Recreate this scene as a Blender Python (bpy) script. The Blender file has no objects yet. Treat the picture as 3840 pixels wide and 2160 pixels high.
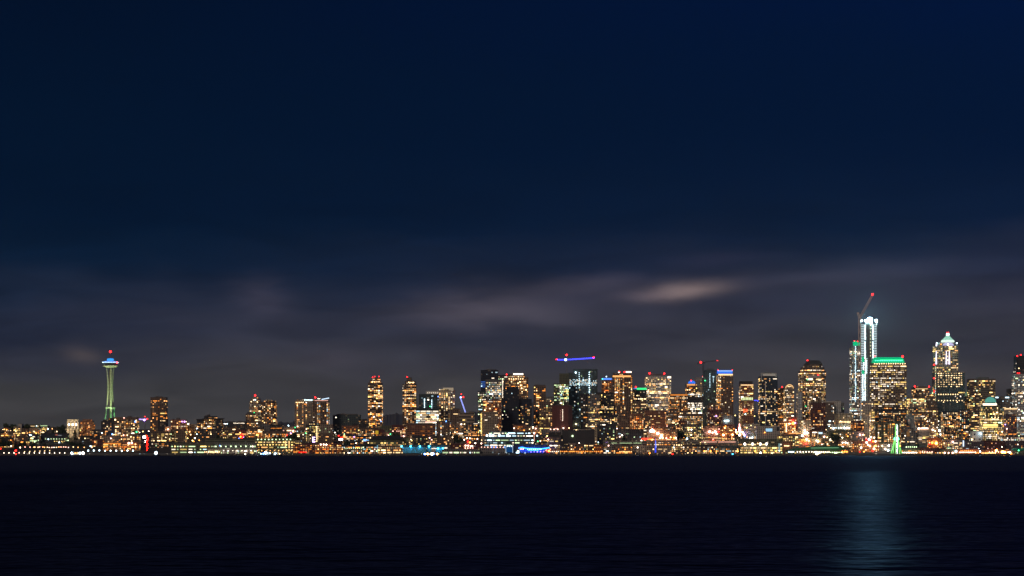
import bpy, math, random
from mathutils import Vector
R = math.radians
scene = bpy.context.scene
COL = scene.collection
F = 8000.0            # focal length in pixels of a 3840 wide frame
CX, HY, CZ = 1920.0, 1690.0, 8.1
HAZE = 2.2e-5
rnd = random.Random(11)

def at(px, py, Y):
    return Vector(((px - CX) / F * Y, Y, CZ + (HY - py) / F * Y))
def zt(Y):            # height of the land behind the quay
    pts = [(3600, 3.0), (3700, 3.4), (4000, 24), (4300, 38), (5000, 58), (6500, 66), (12000, 70)]
    if Y <= pts[0][0]: return pts[0][1]
    for (a, za), (b, zb) in zip(pts, pts[1:]):
        if Y <= b: return za + (zb - za) * (Y - a) / (b - a)
    return pts[-1][1]

# ------------------------------------------------------------------ materials
MATS = {}
def new_mat(name):
    m = bpy.data.materials.new(name); m.use_nodes = True
    m.node_tree.nodes.clear()
    return m, m.node_tree.nodes, m.node_tree.links
def plain(name, col, rough=.7, metal=0.0, noise=.25, scale=.3):
    if name in MATS: return MATS[name]
    m, N, L = new_mat(name)
    o = N.new('ShaderNodeOutputMaterial'); b = N.new('ShaderNodeBsdfPrincipled')
    tc = N.new('ShaderNodeTexCoord'); nz = N.new('ShaderNodeTexNoise')
    nz.inputs['Scale'].default_value = scale; nz.inputs['Detail'].default_value = 4
    L.new(tc.outputs['Object'], nz.inputs['Vector'])
    mx = N.new('ShaderNodeMix'); mx.data_type = 'RGBA'
    mx.inputs['A'].default_value = (*[c * (1 - noise) for c in col], 1)
    mx.inputs['B'].default_value = (*[min(1, c * (1 + noise)) for c in col], 1)
    L.new(nz.outputs['Fac'], mx.inputs['Factor']); L.new(mx.outputs['Result'], b.inputs['Base Color'])
    b.inputs['Roughness'].default_value = rough; b.inputs['Metallic'].default_value = metal
    L.new(b.outputs[0], o.inputs[0]); MATS[name] = m
    return m
def glow(name, col, s, sample=False):
    if name in MATS: return MATS[name]
    m, N, L = new_mat(name)
    o = N.new('ShaderNodeOutputMaterial'); e = N.new('ShaderNodeEmission')
    e.inputs[0].default_value = (*col, 1); e.inputs[1].default_value = s
    L.new(e.outputs[0], o.inputs[0])
    m.cycles.emission_sampling = 'FRONT_BACK' if sample else 'NONE'
    MATS[name] = m
    return m
WALLS = {   # wall albedo, glass albedo
    'brown': ((.20, .135, .095), (.018, .02, .025)), 'tan': ((.36, .29, .22), (.025, .025, .03)),
    'dark': ((.055, .052, .055), (.012, .014, .018)), 'navy': ((.03, .036, .05), (.02, .026, .04)),
    'teal': ((.07, .095, .10), (.03, .05, .055)), 'grey': ((.22, .215, .21), (.02, .022, .028)),
    'pale': ((.50, .46, .41), (.03, .03, .035)), 'red': ((.24, .08, .055), (.018, .012, .012)),
    'rust': ((.34, .15, .085), (.03, .02, .018)), 'white': ((.68, .65, .62), (.03, .035, .04)),
    'cream': ((.52, .45, .32), (.03, .028, .02)), 'olive': ((.15, .155, .10), (.02, .025, .02)),
    'plum': ((.13, .10, .12), (.02, .018, .03)), 'maroon': ((.15, .05, .045), (.01, .01, .01)),
}
def facade(wall, ww, wh, dim=.10, tint=(1, .6, .3)):
    key = 'facade_%s_%d_%d_%d' % (wall, ww * 100, wh * 100, dim * 100)
    if key in MATS: return MATS[key]
    m, N, L = new_mat(key)
    def math_(op, a, b=None, c=None):
        n = N.new('ShaderNodeMath'); n.operation = op
        for i, v in enumerate((a, b, c)):
            if v is None: continue
            if isinstance(v, (int, float)): n.inputs[i].default_value = v
            else: L.new(v, n.inputs[i])
        return n.outputs[0]
    uv = N.new('ShaderNodeUVMap'); uv.uv_map = 'UVMap'
    sp = N.new('ShaderNodeSeparateXYZ'); L.new(uv.outputs[0], sp.inputs[0])
    fu, fv = math_('FRACT', sp.outputs[0]), math_('FRACT', sp.outputs[1])
    a = math_('LESS_THAN', math_('ABSOLUTE', math_('SUBTRACT', fu, .5)), ww / 2)
    b = math_('LESS_THAN', math_('ABSOLUTE', math_('SUBTRACT', fv, .5)), wh / 2)
    mask = math_('MULTIPLY', a, b)
    wc, gc = WALLS[wall]
    tc = N.new('ShaderNodeTexCoord'); nz = N.new('ShaderNodeTexNoise')
    nz.inputs['Scale'].default_value = .12; nz.inputs['Detail'].default_value = 5
    L.new(tc.outputs['Object'], nz.inputs['Vector'])
    wn = N.new('ShaderNodeMix'); wn.data_type = 'RGBA'
    wn.inputs['A'].default_value = (*[c * .68 for c in wc], 1); wn.inputs['B'].default_value = (*[min(.8, c * 1.3) for c in wc], 1)
    L.new(nz.outputs['Fac'], wn.inputs['Factor'])
    mx = N.new('ShaderNodeMix'); mx.data_type = 'RGBA'
    L.new(mask, mx.inputs['Factor']); L.new(wn.outputs['Result'], mx.inputs['A']); mx.inputs['B'].default_value = (*gc, 1)
    bs = N.new('ShaderNodeBsdfPrincipled'); L.new(mx.outputs['Result'], bs.inputs['Base Color'])
    L.new(math_('SUBTRACT', .78, math_('MULTIPLY', mask, .66)), bs.inputs['Roughness'])
    # a few rooms with only a faint light inside
    cell = N.new('ShaderNodeVectorMath'); cell.operation = 'FLOOR'; L.new(uv.outputs[0], cell.inputs[0])
    oi = N.new('ShaderNodeObjectInfo')
    add = N.new('ShaderNodeVectorMath'); add.operation = 'ADD'; L.new(cell.outputs[0], add.inputs[0])
    L.new(math_('MULTIPLY', oi.outputs['Random'], 97.0), add.inputs[1])
    wh_ = N.new('ShaderNodeTexWhiteNoise'); wh_.noise_dimensions = '3D'; L.new(add.outputs[0], wh_.inputs['Vector'])
    lit = math_('MULTIPLY', math_('LESS_THAN', wh_.outputs['Value'], dim), mask)
    lv = math_('MULTIPLY', lit, math_('MULTIPLY_ADD', wh_.outputs['Value'], 1.4 / max(dim, .01), .25))
    bs.inputs['Emission Color'].default_value = (*tint, 1)
    L.new(math_('MULTIPLY', lv, .09), bs.inputs['Emission Strength'])
    o = N.new('ShaderNodeOutputMaterial'); L.new(bs.outputs[0], o.inputs[0])
    m.cycles.emission_sampling = 'NONE'
    MATS[key] = m
    return m
HUES = {'warm': (1, .44, .14), 'amber': (1, .31, .045), 'cream': (1, .66, .32), 'white': (1, .82, .62), 'cool': (.62, .88, 1),
        'yellow': (1, .66, .19), 'lime': (.74, 1, .52), 'pink': (1, .50, .38), 'blue': (.10, .28, 1), 'violet': (.5, .25, 1),
        'green': (.05, 1, .28), 'red': (1, .012, .008), 'cyan': (.05, .62, 1), 'orange': (1, .22, .03)}
LEV = [.3, .85, 1.8, 4.5]
def win_mat(h, l): return glow('lit_glass_%s_%d' % (h, l), HUES[h], LEV[l])
PAL = {
    'warm': [('warm', 8), ('cream', 7), ('amber', 4), ('white', 2), ('yellow', 1)],
    'amber': [('amber', 8), ('warm', 7), ('cream', 2), ('orange', 1), ('yellow', 2)],
    'cream': [('cream', 8), ('white', 4), ('warm', 5), ('yellow', 3)],
    'yellow': [('yellow', 8), ('cream', 6), ('warm', 2), ('lime', 1)],
    'white': [('white', 8), ('cream', 4), ('cool', 3), ('lime', 1)],
    'cool': [('cool', 7), ('white', 6), ('lime', 3), ('cream', 1)],
    'lime': [('lime', 7), ('white', 4), ('yellow', 4), ('cool', 1)],
    'mix': [('cream', 5), ('warm', 5), ('white', 4), ('cool', 2), ('amber', 3), ('lime', 1), ('pink', 1)],
    'office': [('white', 6), ('cream', 5), ('yellow', 4), ('cool', 1)],
    'pink': [('pink', 6), ('warm', 4), ('cream', 4), ('amber', 2)],
}
def pick(lst):
    t = sum(w for _, w in lst); r = rnd.random() * t
    for a, w in lst:
        r -= w
        if r <= 0: return a
    return lst[-1][0]

# ------------------------------------------------------------------ mesh building
class MB:
    def __init__(s): s.v = []; s.f = []; s.m = []; s.uv = []; s.mats = []
    def mi(s, mat):
        if mat not in s.mats: s.mats.append(mat)
        return s.mats.index(mat)
    def face(s, pts, mat, uv=None):
        i = len(s.v); s.v += [tuple(p) for p in pts]; s.f.append(tuple(range(i, i + len(pts)))); s.m.append(s.mi(mat))
        s.uv.append(uv or [(0.0, 0.0)] * len(pts))
    def box(s, x0, x1, y0, y1, z0, z1, mat):
        i = len(s.v)
        s.v += [(x0, y0, z0), (x1, y0, z0), (x1, y1, z0), (x0, y1, z0), (x0, y0, z1), (x1, y0, z1), (x1, y1, z1), (x0, y1, z1)]
        for q in ((0, 1, 5, 4), (1, 2, 6, 5), (2, 3, 7, 6), (3, 0, 4, 7), (4, 5, 6, 7), (3, 2, 1, 0)):
            s.f.append(tuple(i + k for k in q)); s.m.append(s.mi(mat)); s.uv.append([(0, 0)] * 4)
    def prism(s, poly, z0, z1, mat, poly2=None):
        n = len(poly); i = len(s.v); poly2 = poly2 or poly
        s.v += [(x, y, z0) for x, y in poly] + [(x, y, z1) for x, y in poly2]
        for k in range(n):
            s.f.append((i + k, i + (k + 1) % n, i + n + (k + 1) % n, i + n + k)); s.m.append(s.mi(mat)); s.uv.append([(0, 0)] * 4)
        s.f.append(tuple(i + n + k for k in range(n))); s.m.append(s.mi(mat)); s.uv.append([(0, 0)] * n)
        s.f.append(tuple(i + n - 1 - k for k in range(n))); s.m.append(s.mi(mat)); s.uv.append([(0, 0)] * n)
    def bar(s, a, b, r, mat, r2=None, n=6):
        a, b = Vector(a), Vector(b); d = (b - a)
        if d.length < 1e-6: return
        d.normalize(); u = d.cross(Vector((0, 0, 1)))
        if u.length < 1e-3: u = Vector((1, 0, 0))
        u.normalize(); w = d.cross(u); r2 = r if r2 is None else r2; i = len(s.v)
        for p, q in ((a, r), (b, r2)):
            for k in range(n):
                t = 2 * math.pi * (k + .5) / n
                s.v.append(tuple(p + u * math.cos(t) * q + w * math.sin(t) * q))
        for k in range(n):
            s.f.append((i + k, i + (k + 1) % n, i + n + (k + 1) % n, i + n + k)); s.m.append(s.mi(mat)); s.uv.append([(0, 0)] * 4)
        for o in (0, n):
            s.f.append(tuple(i + o + k for k in range(n))); s.m.append(s.mi(mat)); s.uv.append([(0, 0)] * n)
    def lathe(s, prof, mat, n=24, cx=0, cy=0):
        i = len(s.v)
        for r, z in prof:
            for k in range(n):
                t = 2 * math.pi * k / n; s.v.append((cx + r * math.cos(t), cy + r * math.sin(t), z))
        for j in range(len(prof) - 1):
            for k in range(n):
                s.f.append((i + j * n + k, i + j * n + (k + 1) % n, i + (j + 1) * n + (k + 1) % n, i + (j + 1) * n + k)); s.m.append(s.mi(mat)); s.uv.append([(0, 0)] * 4)
    def ball(s, c, r, mat, n=8):
        prof = [(max(.001, r * math.sin(math.pi * j / n)), c[2] - r * math.cos(math.pi * j / n)) for j in range(n + 1)]
        s.lathe(prof, mat, n, c[0], c[1])
    def build(s, name, parent=None, uvs=False, smooth=False):
        me = bpy.data.meshes.new(name); me.from_pydata(s.v, [], s.f)
        for m in s.mats: me.materials.append(m)
        me.polygons.foreach_set('material_index', s.m)
        if uvs:
            l = me.uv_layers.new(name='UVMap'); flat = []
            for u in s.uv:
                for a in u: flat += [a[0], a[1]]
            l.data.foreach_set('uv', flat)
        if smooth: me.polygons.foreach_set('use_smooth', [True] * len(s.f))
        me.update()
        o = bpy.data.objects.new(name, me); COL.objects.link(o)
        if parent is not None: o.parent = parent
        return o
def tag(o, label=None, cat=None, group=None, kind=None):
    if label: o['label'] = label
    if cat: o['category'] = cat
    if group: o['group'] = group
    if kind: o['kind'] = kind
    return o
def empty(name, loc, label, cat, group=None):
    o = bpy.data.objects.new(name, None); COL.objects.link(o); o.location = loc; o.empty_display_size = 5
    return tag(o, label, cat, group)
def copy_tree(o, loc):
    r = o.copy(); COL.objects.link(r); r.location = loc
    for ch in list(o.children):
        c = ch.copy(); COL.objects.link(c); c.parent = r
        for g in list(ch.children):
            d = g.copy(); COL.objects.link(d); d.parent = c
    return r

ROOFM = plain('roofing', (.06, .058, .06), .9)
METAL = plain('painted_steel', (.22, .22, .23), .5, .4)
DARKM = plain('dark_steel', (.06, .06, .065), .6, .3)
REDG = glow('red_beacon', (1, .012, .012), 11, True)
UNIT = {}
def unit_win(mat):
    if mat.name not in UNIT:
        b = MB(); b.box(-.5, .5, -.16, .10, -.5, .5, mat)
        me = bpy.data.meshes.new('window'); me.from_pydata(b.v, [], b.f); me.materials.append(mat); me.update()
        UNIT[mat.name] = me
    return UNIT[mat.name]
NWIN = [0, 0]

def footprint(kind, W, D):
    h = W / 2
    if kind == 'box': return [(-h, 0), (h, 0), (h, D), (-h, D)]
    if kind == 'cham':
        c = W * .2; return [(-h + c, 0), (h - c, 0), (h, c), (h, D), (-h, D), (-h, c)]
    if kind == 'cornerl':   # a corner towards the viewer, wide face to the right of it
        return [(-h, W * .28), (-h * .35, 0), (h, W * .38), (h * .6, W * .38 + D * .7), (-h * .8, W * .28 + D * .7)]
    if kind == 'cornerr':
        return [(-h, W * .38), (h * .35, 0), (h, W * .28), (h * .8, W * .28 + D * .7), (-h * .6, W * .38 + D * .7)]
    if kind == 'bow':
        n = 7; return [(-h + W * k / n, W * .22 * (1 - math.sin(math.pi * k / n))) for k in range(n + 1)] + [(h, D), (-h, D)]
    if kind == 'round':
        n = 18; return [(h * math.cos(2 * math.pi * (k + .5) / n), h + h * math.sin(2 * math.pi * (k + .5) / n)) for k in range(n)]
    raise ValueError(kind)

def windows(root, base, poly, z0, z1, bay, fl, ww, wh, pal, p, row, dimtop, mode, cap, skip, out):
    """choose lit windows on every face turned to the viewer; out collects (area, mat, location, rotation, w, h) in root space"""
    nf = max(1, int((z1 - z0) / fl))
    n = len(poly)
    rows = [rnd.random() for _ in range(nf)]
    for k in range(n):
        a, b = Vector(poly[k]), Vector(poly[(k + 1) % n]); e = b - a; ln = e.length
        if ln < 2: continue
        nrm = Vector((e.y, -e.x)) / ln
        mid = (a + b) / 2; wp = Vector((base.x + mid.x, base.y + mid.y))
        if nrm.dot(-wp.normalized()) < .06: continue
        nb = max(1, round(ln / bay)); bw = ln / nb
        stacks = [rnd.random() for _ in range(nb)]
        ang = math.atan2(e.y, e.x)
        for f in range(nf):
            if skip and any(s0 <= f / nf < s1 for s0, s1 in skip): continue
            full = rows[f] < row
            c = 0
            while c < nb:
                q = p * 2.4 if full else p
                if mode == 'cols': q = p * (2.6 if stacks[c] < .35 else .25)
                if mode == 'patch': q = p * (2.2 if math.sin(c * .9 + f * .35 + base.x) > 0 else .5)
                if rnd.random() < min(.97, q):
                    h_ = pick(PAL[pal]); lv = pick([(0, 36), (1, 30), (2, 22), (3, 12)]) if not full else pick([(1, 30), (2, 50), (3, 20)])
                    run = 1
                    while c + run < nb and run < (3 if full else 2) and rnd.random() < (.5 if full else .15): run += 1
                    w = bw * (run - 1) + bw * ww
                    pos = a + e * ((c + run / 2) / nb)
                    z = z0 + (f + .5) * fl
                    out.append((w * wh * fl * (1 + lv), win_mat(h_, lv), (pos.x + nrm.x * .1, pos.y + nrm.y * .1, z), ang, w * rnd.uniform(.8, 1), fl * wh * rnd.uniform(.8, 1)))
                    c += run
                else: c += 1
def put_windows(root, out, cap):
    out.sort(key=lambda t: -t[0])
    for _, m, loc, ang, w, h in out[:cap]:
        o = bpy.data.objects.new('window', unit_win(m)); COL.objects.link(o); o.parent = root
        o.location = loc; o.rotation_euler = (0, 0, ang); o.scale = (w, 1, h); NWIN[0] += 1
    if len(out) > cap:
        b = MB()
        for _, m, loc, ang, w, h in out[cap:]:
            ca, sa = math.cos(ang), math.sin(ang)
            i = len(b.v)
            for x, y, z in ((-w / 2, -.16, -h / 2), (w / 2, -.16, -h / 2), (w / 2, -.16, h / 2), (-w / 2, -.16, h / 2), (-w / 2, .1, -h / 2), (w / 2, .1, -h / 2), (w / 2, .1, h / 2), (-w / 2, .1, h / 2)):
                b.v.append((loc[0] + ca * x - sa * y, loc[1] + sa * x + ca * y, loc[2] + z))
            for q in ((0, 1, 2, 3), (1, 5, 6, 2), (4, 0, 3, 7), (3, 2, 6, 7), (4, 5, 1, 0)):
                b.f.append(tuple(i + k for k in q)); b.m.append(b.mi(m)); b.uv.append([(0, 0)] * 4)
            NWIN[1] += 1
        o = b.build('window', root); o['kind'] = 'stuff'
    return out

REG = []
class Bld:
    """one building: tiers stacked from the ground up; pixel columns and rows of the photo give width and height at distance Y"""
    def __init__(s, name, x0, x1, yt, Y, label, cat='building', wall='brown', pal='warm', p=.28, row=.12, bay=4.2, fl=3.3, ww=.52, wh=.55,
                 foot='box', dep=28, cap=100, tiers=(), ph=None, mode='rand', skip=None, dim=.12, base=None, group=None, roofx=1.0, tint=(1, .6, .3)):
        s.Y = Y; s.z0 = zt(Y) - 1.5 if base is None else base
        cx = (x0 + x1) / 2
        s.o = Vector(((cx - CX) / F * Y, Y, s.z0))
        s.root = empty(name, s.o, label, cat, group)
        s.wall, s.ww, s.wh, s.fl, s.bay = wall, ww, wh, fl, bay
        out = []; z = s.z0; s.k = Y / F; REG.append((x0, x1, yt, Y, s)); p *= 1.22
        allt = [(x0, x1, yt, {})] + [(*t, {}) if len(t) == 3 else t for t in tiers]
        for i, (a, b, y, ov) in enumerate(allt):
            wl, pl, pp, ft, dp = ov.get('wall', wall), ov.get('pal', pal), ov.get('p', p), ov.get('foot', foot), ov.get('dep', dep - i * 2)
            rw, by, f_, w_, h_ = ov.get('row', row), ov.get('bay', bay), ov.get('fl', fl), ov.get('ww', ww), ov.get('wh', wh)
            W = (b - a) * s.k; off = ((a + b) / 2 - cx) * s.k; yo = ov.get('back', i * 1.0)
            poly = [(px + off, py + yo) for px, py in footprint(ft, W, dp)]
            zz = CZ + (HY - y) * s.k
            m = facade(wl, w_, h_, ov.get('dim', dim), tint)
            nf = max(1, int((zz - z) / f_)); n = len(poly); mb = MB(); u = 0
            for k in range(n):
                p0, p1 = poly[k], poly[(k + 1) % n]; ln = math.dist(p0, p1); nb = max(1, round(ln / by))
                vt = (zz - z) / f_
                mb.face([(p0[0], p0[1], z - s.z0), (p1[0], p1[1], z - s.z0), (p1[0], p1[1], zz - s.z0), (p0[0], p0[1], zz - s.z0)], m,
                        [(u, 0), (u + nb, 0), (u + nb, vt), (u, vt)]); u += nb
            mb.build('wall', s.root, uvs=True)
            rb = MB(); c = (sum(q[0] for q in poly) / n, sum(q[1] for q in poly) / n)
            g = 1.012 * (roofx if i == len(allt) - 1 else 1)
            op = [(c[0] + (q[0] - c[0]) * g, c[1] + (q[1] - c[1]) * g) for q in poly]
            rb.prism(op, zz - s.z0 - .9, zz - s.z0 + .35, plain('parapet_' + wl, tuple(v * .8 for v in WALLS[wl][0]), .85))
            rb.build('roof', s.root)
            bs = Vector((s.o.x, s.o.y, 0))
            windows(s.root, bs, poly, z - s.z0 + .2, zz - s.z0 - 1.2, by, f_, w_, h_, pl, pp, rw, 0, ov.get('mode', mode), cap, ov.get('skip', skip), out)
            z = zz; s.poly, s.top = poly, zz
        put_windows(s.root, out, cap)
        if ph:
            for h in ph: s.pent(*h)
    def loc(s, px, py, dy=0.0):
        Y = s.Y + dy; p = at(px, py, Y); return Vector((p.x - s.o.x, dy, p.z - s.z0))
    def pent(s, x0, x1, y, mat=None, dy=5.0, d=9.0):
        a, b = s.loc(x0, y, dy), s.loc(x1, y, dy); mb = MB()
        zb = s.top - s.z0 + .3
        mb.box(a.x, b.x, dy, dy + d, zb, a.z, mat or plain('plant_room', (.12, .115, .115), .85))
        w = b.x - a.x
        mb.box(a.x + w * .2, a.x + w * .45, dy + 2, dy + 4, a.z, a.z + 1.4, METAL)
        return mb.build('plant_room', s.root)
    def block(s, name, x0, x1, y0, y1, mat, dy=-.6, d=.8, label=None):
        a, b = s.loc(x0, y1, dy), s.loc(x1, y0, dy); mb = MB()
        mb.box(a.x, b.x, dy, dy + d, a.z, b.z, mat); o = mb.build(name, s.root)
        if label: o['label'] = label
        return o
    def beacon(s, px, py, r=1.5, dy=4.0, mat=None):
        r *= .72; c = s.loc(px, py, dy); mb = MB()
        g = mat or REDG
        mb.ball((c.x, c.y, c.z), r, g); o = mb.build('beacon', s.root, smooth=True)
        t = s.top - s.z0 + .3
        if c.z - t > r:
            m = MB(); m.bar((c.x, c.y, t), (c.x, c.y, c.z - r), .3, METAL, .18); m.build('mast', s.root)
        return o
    def lamp(s, px, py, hue, st=8, r=.9, dy=-1.6, name='lamp'):
        r *= .74
        c = s.loc(px, py, dy); mb = MB()
        mb.ball((c.x, c.y, c.z), r, glow('lamp_%s_%d' % (hue, st), HUES[hue], st, True))
        mb.bar((c.x, c.y, c.z), (c.x, 0.2, c.z + .3), .15, DARKM)
        return mb.build(name, s.root, smooth=False)
    def row_lamps(s, x0, x1, n, y, hue, st=6, r=.8, dy=-1.6):
        for i in range(n):
            s.lamp(x0 + (x1 - x0) * (i + .5) / n, y + rnd.uniform(-.4, .4), hue, st, r * rnd.uniform(.75, 1.15), dy)
# ------------------------------------------------------------------ sky
w = bpy.data.worlds.new('World'); scene.world = w; w.use_nodes = True
N, L = w.node_tree.nodes, w.node_tree.links; N.clear()
def nm(op, a, b=None, c=None, clamp=False):
    n = N.new('ShaderNodeMath'); n.operation = op; n.use_clamp = clamp
    for i, v in enumerate((a, b, c)):
        if v is None: continue
        if isinstance(v, (int, float)): n.inputs[i].default_value = v
        else: L.new(v, n.inputs[i])
    return n.outputs[0]
def srgb(r, g, b):
    f = lambda c: (c / 255 / 12.92) if c <= 10 else ((c / 255 + .055) / 1.055) ** 2.4
    return (f(r), f(g), f(b), 1)
tc = N.new('ShaderNodeTexCoord'); sx = N.new('ShaderNodeSeparateXYZ'); L.new(tc.outputs['Generated'], sx.inputs[0])
az = nm('ARCTAN2', sx.outputs[0], sx.outputs[1])            # bearing from the view towards the city
el = nm('ARCSINE', sx.outputs[2])                            # height above the horizon
# slow waviness of the cloud deck's edge
cv = N.new('ShaderNodeCombineXYZ'); L.new(nm('MULTIPLY', az, 9), cv.inputs[0]); L.new(nm('MULTIPLY', el, 34), cv.inputs[1])
nz = N.new('ShaderNodeTexNoise'); nz.inputs['Scale'].default_value = 1.0; nz.inputs['Detail'].default_value = 3.5; nz.inputs['Roughness'].default_value = .45
L.new(cv.outputs[0], nz.inputs['Vector'])
wob = nm('MULTIPLY', nm('SUBTRACT', nz.outputs['Fac'], .5), .035)
def ramp(fac, stops):
    r = N.new('ShaderNodeValToRGB'); r.color_ramp.interpolation = 'EASE'
    e = r.color_ramp.elements
    while len(e) < len(stops): e.new(.5)
    for q, (p_, c) in zip(e, stops): q.position = p_; q.color = c
    L.new(fac, r.inputs[0]); return r.outputs[0]
eln = nm('MULTIPLY', nm('ADD', el, wob), 1 / .25, clamp=True)  # 0..1 over the lowest quarter radian
left = ramp(eln, [(0, srgb(73, 69, 68)), (.10, srgb(65, 65, 67)), (.17, srgb(50, 53, 66)), (.23, srgb(36, 43, 62)), (.29, srgb(21, 35, 57)), (.36, srgb(6, 27, 51)), (.47, srgb(2, 21, 45)), (1, srgb(1, 15, 39))])
right = ramp(eln, [(0, srgb(72, 67, 68)), (.12, srgb(66, 63, 66)), (.22, srgb(54, 54, 65)), (.29, srgb(43, 45, 63)), (.35, srgb(29, 37, 60)), (.43, srgb(8, 26, 54)), (.6, srgb(2, 21, 51)), (1, srgb(1, 20, 60))])
side = nm('MULTIPLY_ADD', az, 2.3, .45, clamp=True)
mx = N.new('ShaderNodeMix'); mx.data_type = 'RGBA'; L.new(side, mx.inputs['Factor']); L.new(left, mx.inputs['A']); L.new(right, mx.inputs['B'])
col = mx.outputs['Result']
# thin cloud wisps, each at its own bearing and height, ragged by noise
cv2 = N.new('ShaderNodeCombineXYZ'); L.new(nm('MULTIPLY', az, 34), cv2.inputs[0]); L.new(nm('MULTIPLY', el, 95), cv2.inputs[1])
n2 = N.new('ShaderNodeTexNoise'); n2.inputs['Scale'].default_value = 1.0; n2.inputs['Detail'].default_value = 4; n2.inputs['Distortion'].default_value = .6
L.new(cv2.outputs[0], n2.inputs['Vector'])
wx = nm('MULTIPLY', nm('SUBTRACT', n2.outputs['Fac'], .5), 1.5)
CLOUDS = [(2575, 1092, 125, 27, .10, (84, 70, 63)), (2440, 1110, 130, 22, .06, (42, 36, 40)), (2230, 1070, 200, 30, .05, (32, 27, 30)), (1830, 1152, 260, 60, .08, (42, 36, 37)), (2060, 1185, 360, 50, .0, (26, 23, 26)), (3050, 1048, 340, 30, .04, (23, 20, 23)),
          (3420, 1008, 330, 34, -.02, (14, 13, 18)), (2690, 975, 170, 22, .05, (14, 12, 20)), (985, 1128, 90, 60, -.15, (30, 26, 31)), (900, 1210, 330, 100, .0, (14, 12, 12)), (310, 1338, 62, 28, -.1, (44, 36, 30)), (1255, 1350, 100, 34, .0, (22, 18, 22)), (1480, 1390, 620, 60, .0, (12, 10, 9)), (3050, 1130, 560, 100, .0, (12, 10, 10)), (560, 1120, 420, 70, -.1, (10, 8, 10))]
for (px, py, sxp, syp, tilt, c) in CLOUDS:
    a0, e0 = math.atan((px - CX) / F), math.atan((HY - py) / F)
    da, de = nm('SUBTRACT', az, a0), nm('SUBTRACT', el, e0)
    de2 = nm('SUBTRACT', de, nm('MULTIPLY', da, tilt))
    q = nm('ADD', nm('POWER', nm('ABSOLUTE', nm('MULTIPLY', da, F / sxp)), 2.0), nm('POWER', nm('ABSOLUTE', nm('ADD', nm('MULTIPLY', de2, F / syp), wx)), 2.0))
    g = nm('EXPONENT', nm('MULTIPLY', q, -.8))
    ad = N.new('ShaderNodeMix'); ad.data_type = 'RGBA'; ad.blend_type = 'ADD'
    lin = [v_ * 1.9 for v_ in srgb(*c)]; L.new(g, ad.inputs['Factor']); L.new(col, ad.inputs['A']); ad.inputs['B'].default_value = (lin[0], lin[1], lin[2], 1)
    col = ad.outputs['Result']
cv3 = N.new('ShaderNodeCombineXYZ'); L.new(nm('MULTIPLY', az, 14), cv3.inputs[0]); L.new(nm('MULTIPLY', el, 70), cv3.inputs[1])
n3 = N.new('ShaderNodeTexNoise'); n3.inputs['Scale'].default_value = 1.0; n3.inputs['Detail'].default_value = 5; n3.inputs['Distortion'].default_value = .8; L.new(cv3.outputs[0], n3.inputs['Vector'])
low_ = nm('SUBTRACT', 1.0, nm('MULTIPLY', nm('SUBTRACT', el, .07), 14.0, clamp=True))
md = nm('MULTIPLY_ADD', nm('MULTIPLY', nm('SUBTRACT', n3.outputs['Fac'], .5), low_), .95, 1.0)
vm = N.new('ShaderNodeVectorMath'); vm.operation = 'SCALE'; L.new(col, vm.inputs[0]); L.new(md, vm.inputs['Scale']); col = vm.outputs[0]
bg = N.new('ShaderNodeBackground'); L.new(col, bg.inputs[0]); bg.inputs[1].default_value = 1.0
wo = N.new('ShaderNodeOutputWorld'); L.new(bg.outputs[0], wo.inputs[0])
w.cycles.sampling_method = 'MANUAL'; w.cycles.sample_map_resolution = 256

# added warm fill sun behind the viewer, lifts the facades
sl = bpy.data.lights.new('facade_fill', 'SUN'); sl.energy = .75; sl.angle = R(12); sl.color = (1, .80, .66)
so = bpy.data.objects.new('facade_fill', sl); COL.objects.link(so); so.rotation_euler = (R(62), 0, R(-24))

# ------------------------------------------------------------------ camera
cd = bpy.data.cameras.new('camera'); cd.sensor_width = 36; cd.lens = F / 3840 * 36; cd.shift_y = 610 / 3840; cd.clip_start = 1; cd.clip_end = 40000
co = bpy.data.objects.new('camera', cd); COL.objects.link(co); co.location = (0, 0, CZ); co.rotation_euler = (R(90), 0, 0)
scene.camera = co
scene.view_settings.view_transform = 'Standard'; scene.view_settings.look = 'None'; scene.view_settings.exposure = 0; scene.view_settings.gamma = 1
cy = scene.cycles
cy.use_denoising = True; cy.max_bounces = 4; cy.diffuse_bounces = 2; cy.glossy_bounces = 2; cy.transmission_bounces = 2; cy.volume_bounces = 0
cy.sample_clamp_indirect = 1.5; cy.sample_clamp_direct = 0; cy.use_light_tree = True; cy.caustics_reflective = False; cy.caustics_refractive = False
cy.filter_width = 1.55

# ------------------------------------------------------------------ water
m, N, L = new_mat('sound_water')
o = N.new('ShaderNodeOutputMaterial'); b = N.new('ShaderNodeBsdfGlossy'); df = N.new('ShaderNodeBsdfDiffuse'); fr = N.new('ShaderNodeFresnel'); ms = N.new('ShaderNodeMixShader')
fr.inputs['IOR'].default_value = 1.33; b.inputs['Color'].default_value = (.15, .18, .27, 1); df.inputs['Color'].default_value = (.0008, .0014, .007, 1)
L.new(fr.outputs[0], ms.inputs[0]); L.new(df.outputs[0], ms.inputs[1]); L.new(b.outputs[0], ms.inputs[2]); L.new(ms.outputs[0], o.inputs[0])
tc = N.new('ShaderNodeTexCoord'); mp = N.new('ShaderNodeMapping'); L.new(tc.outputs['Object'], mp.inputs[0])
sp = N.new('ShaderNodeSeparateXYZ'); L.new(tc.outputs['Object'], sp.inputs[0])
mp.inputs['Scale'].default_value = (.055, .075, 1)
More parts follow.
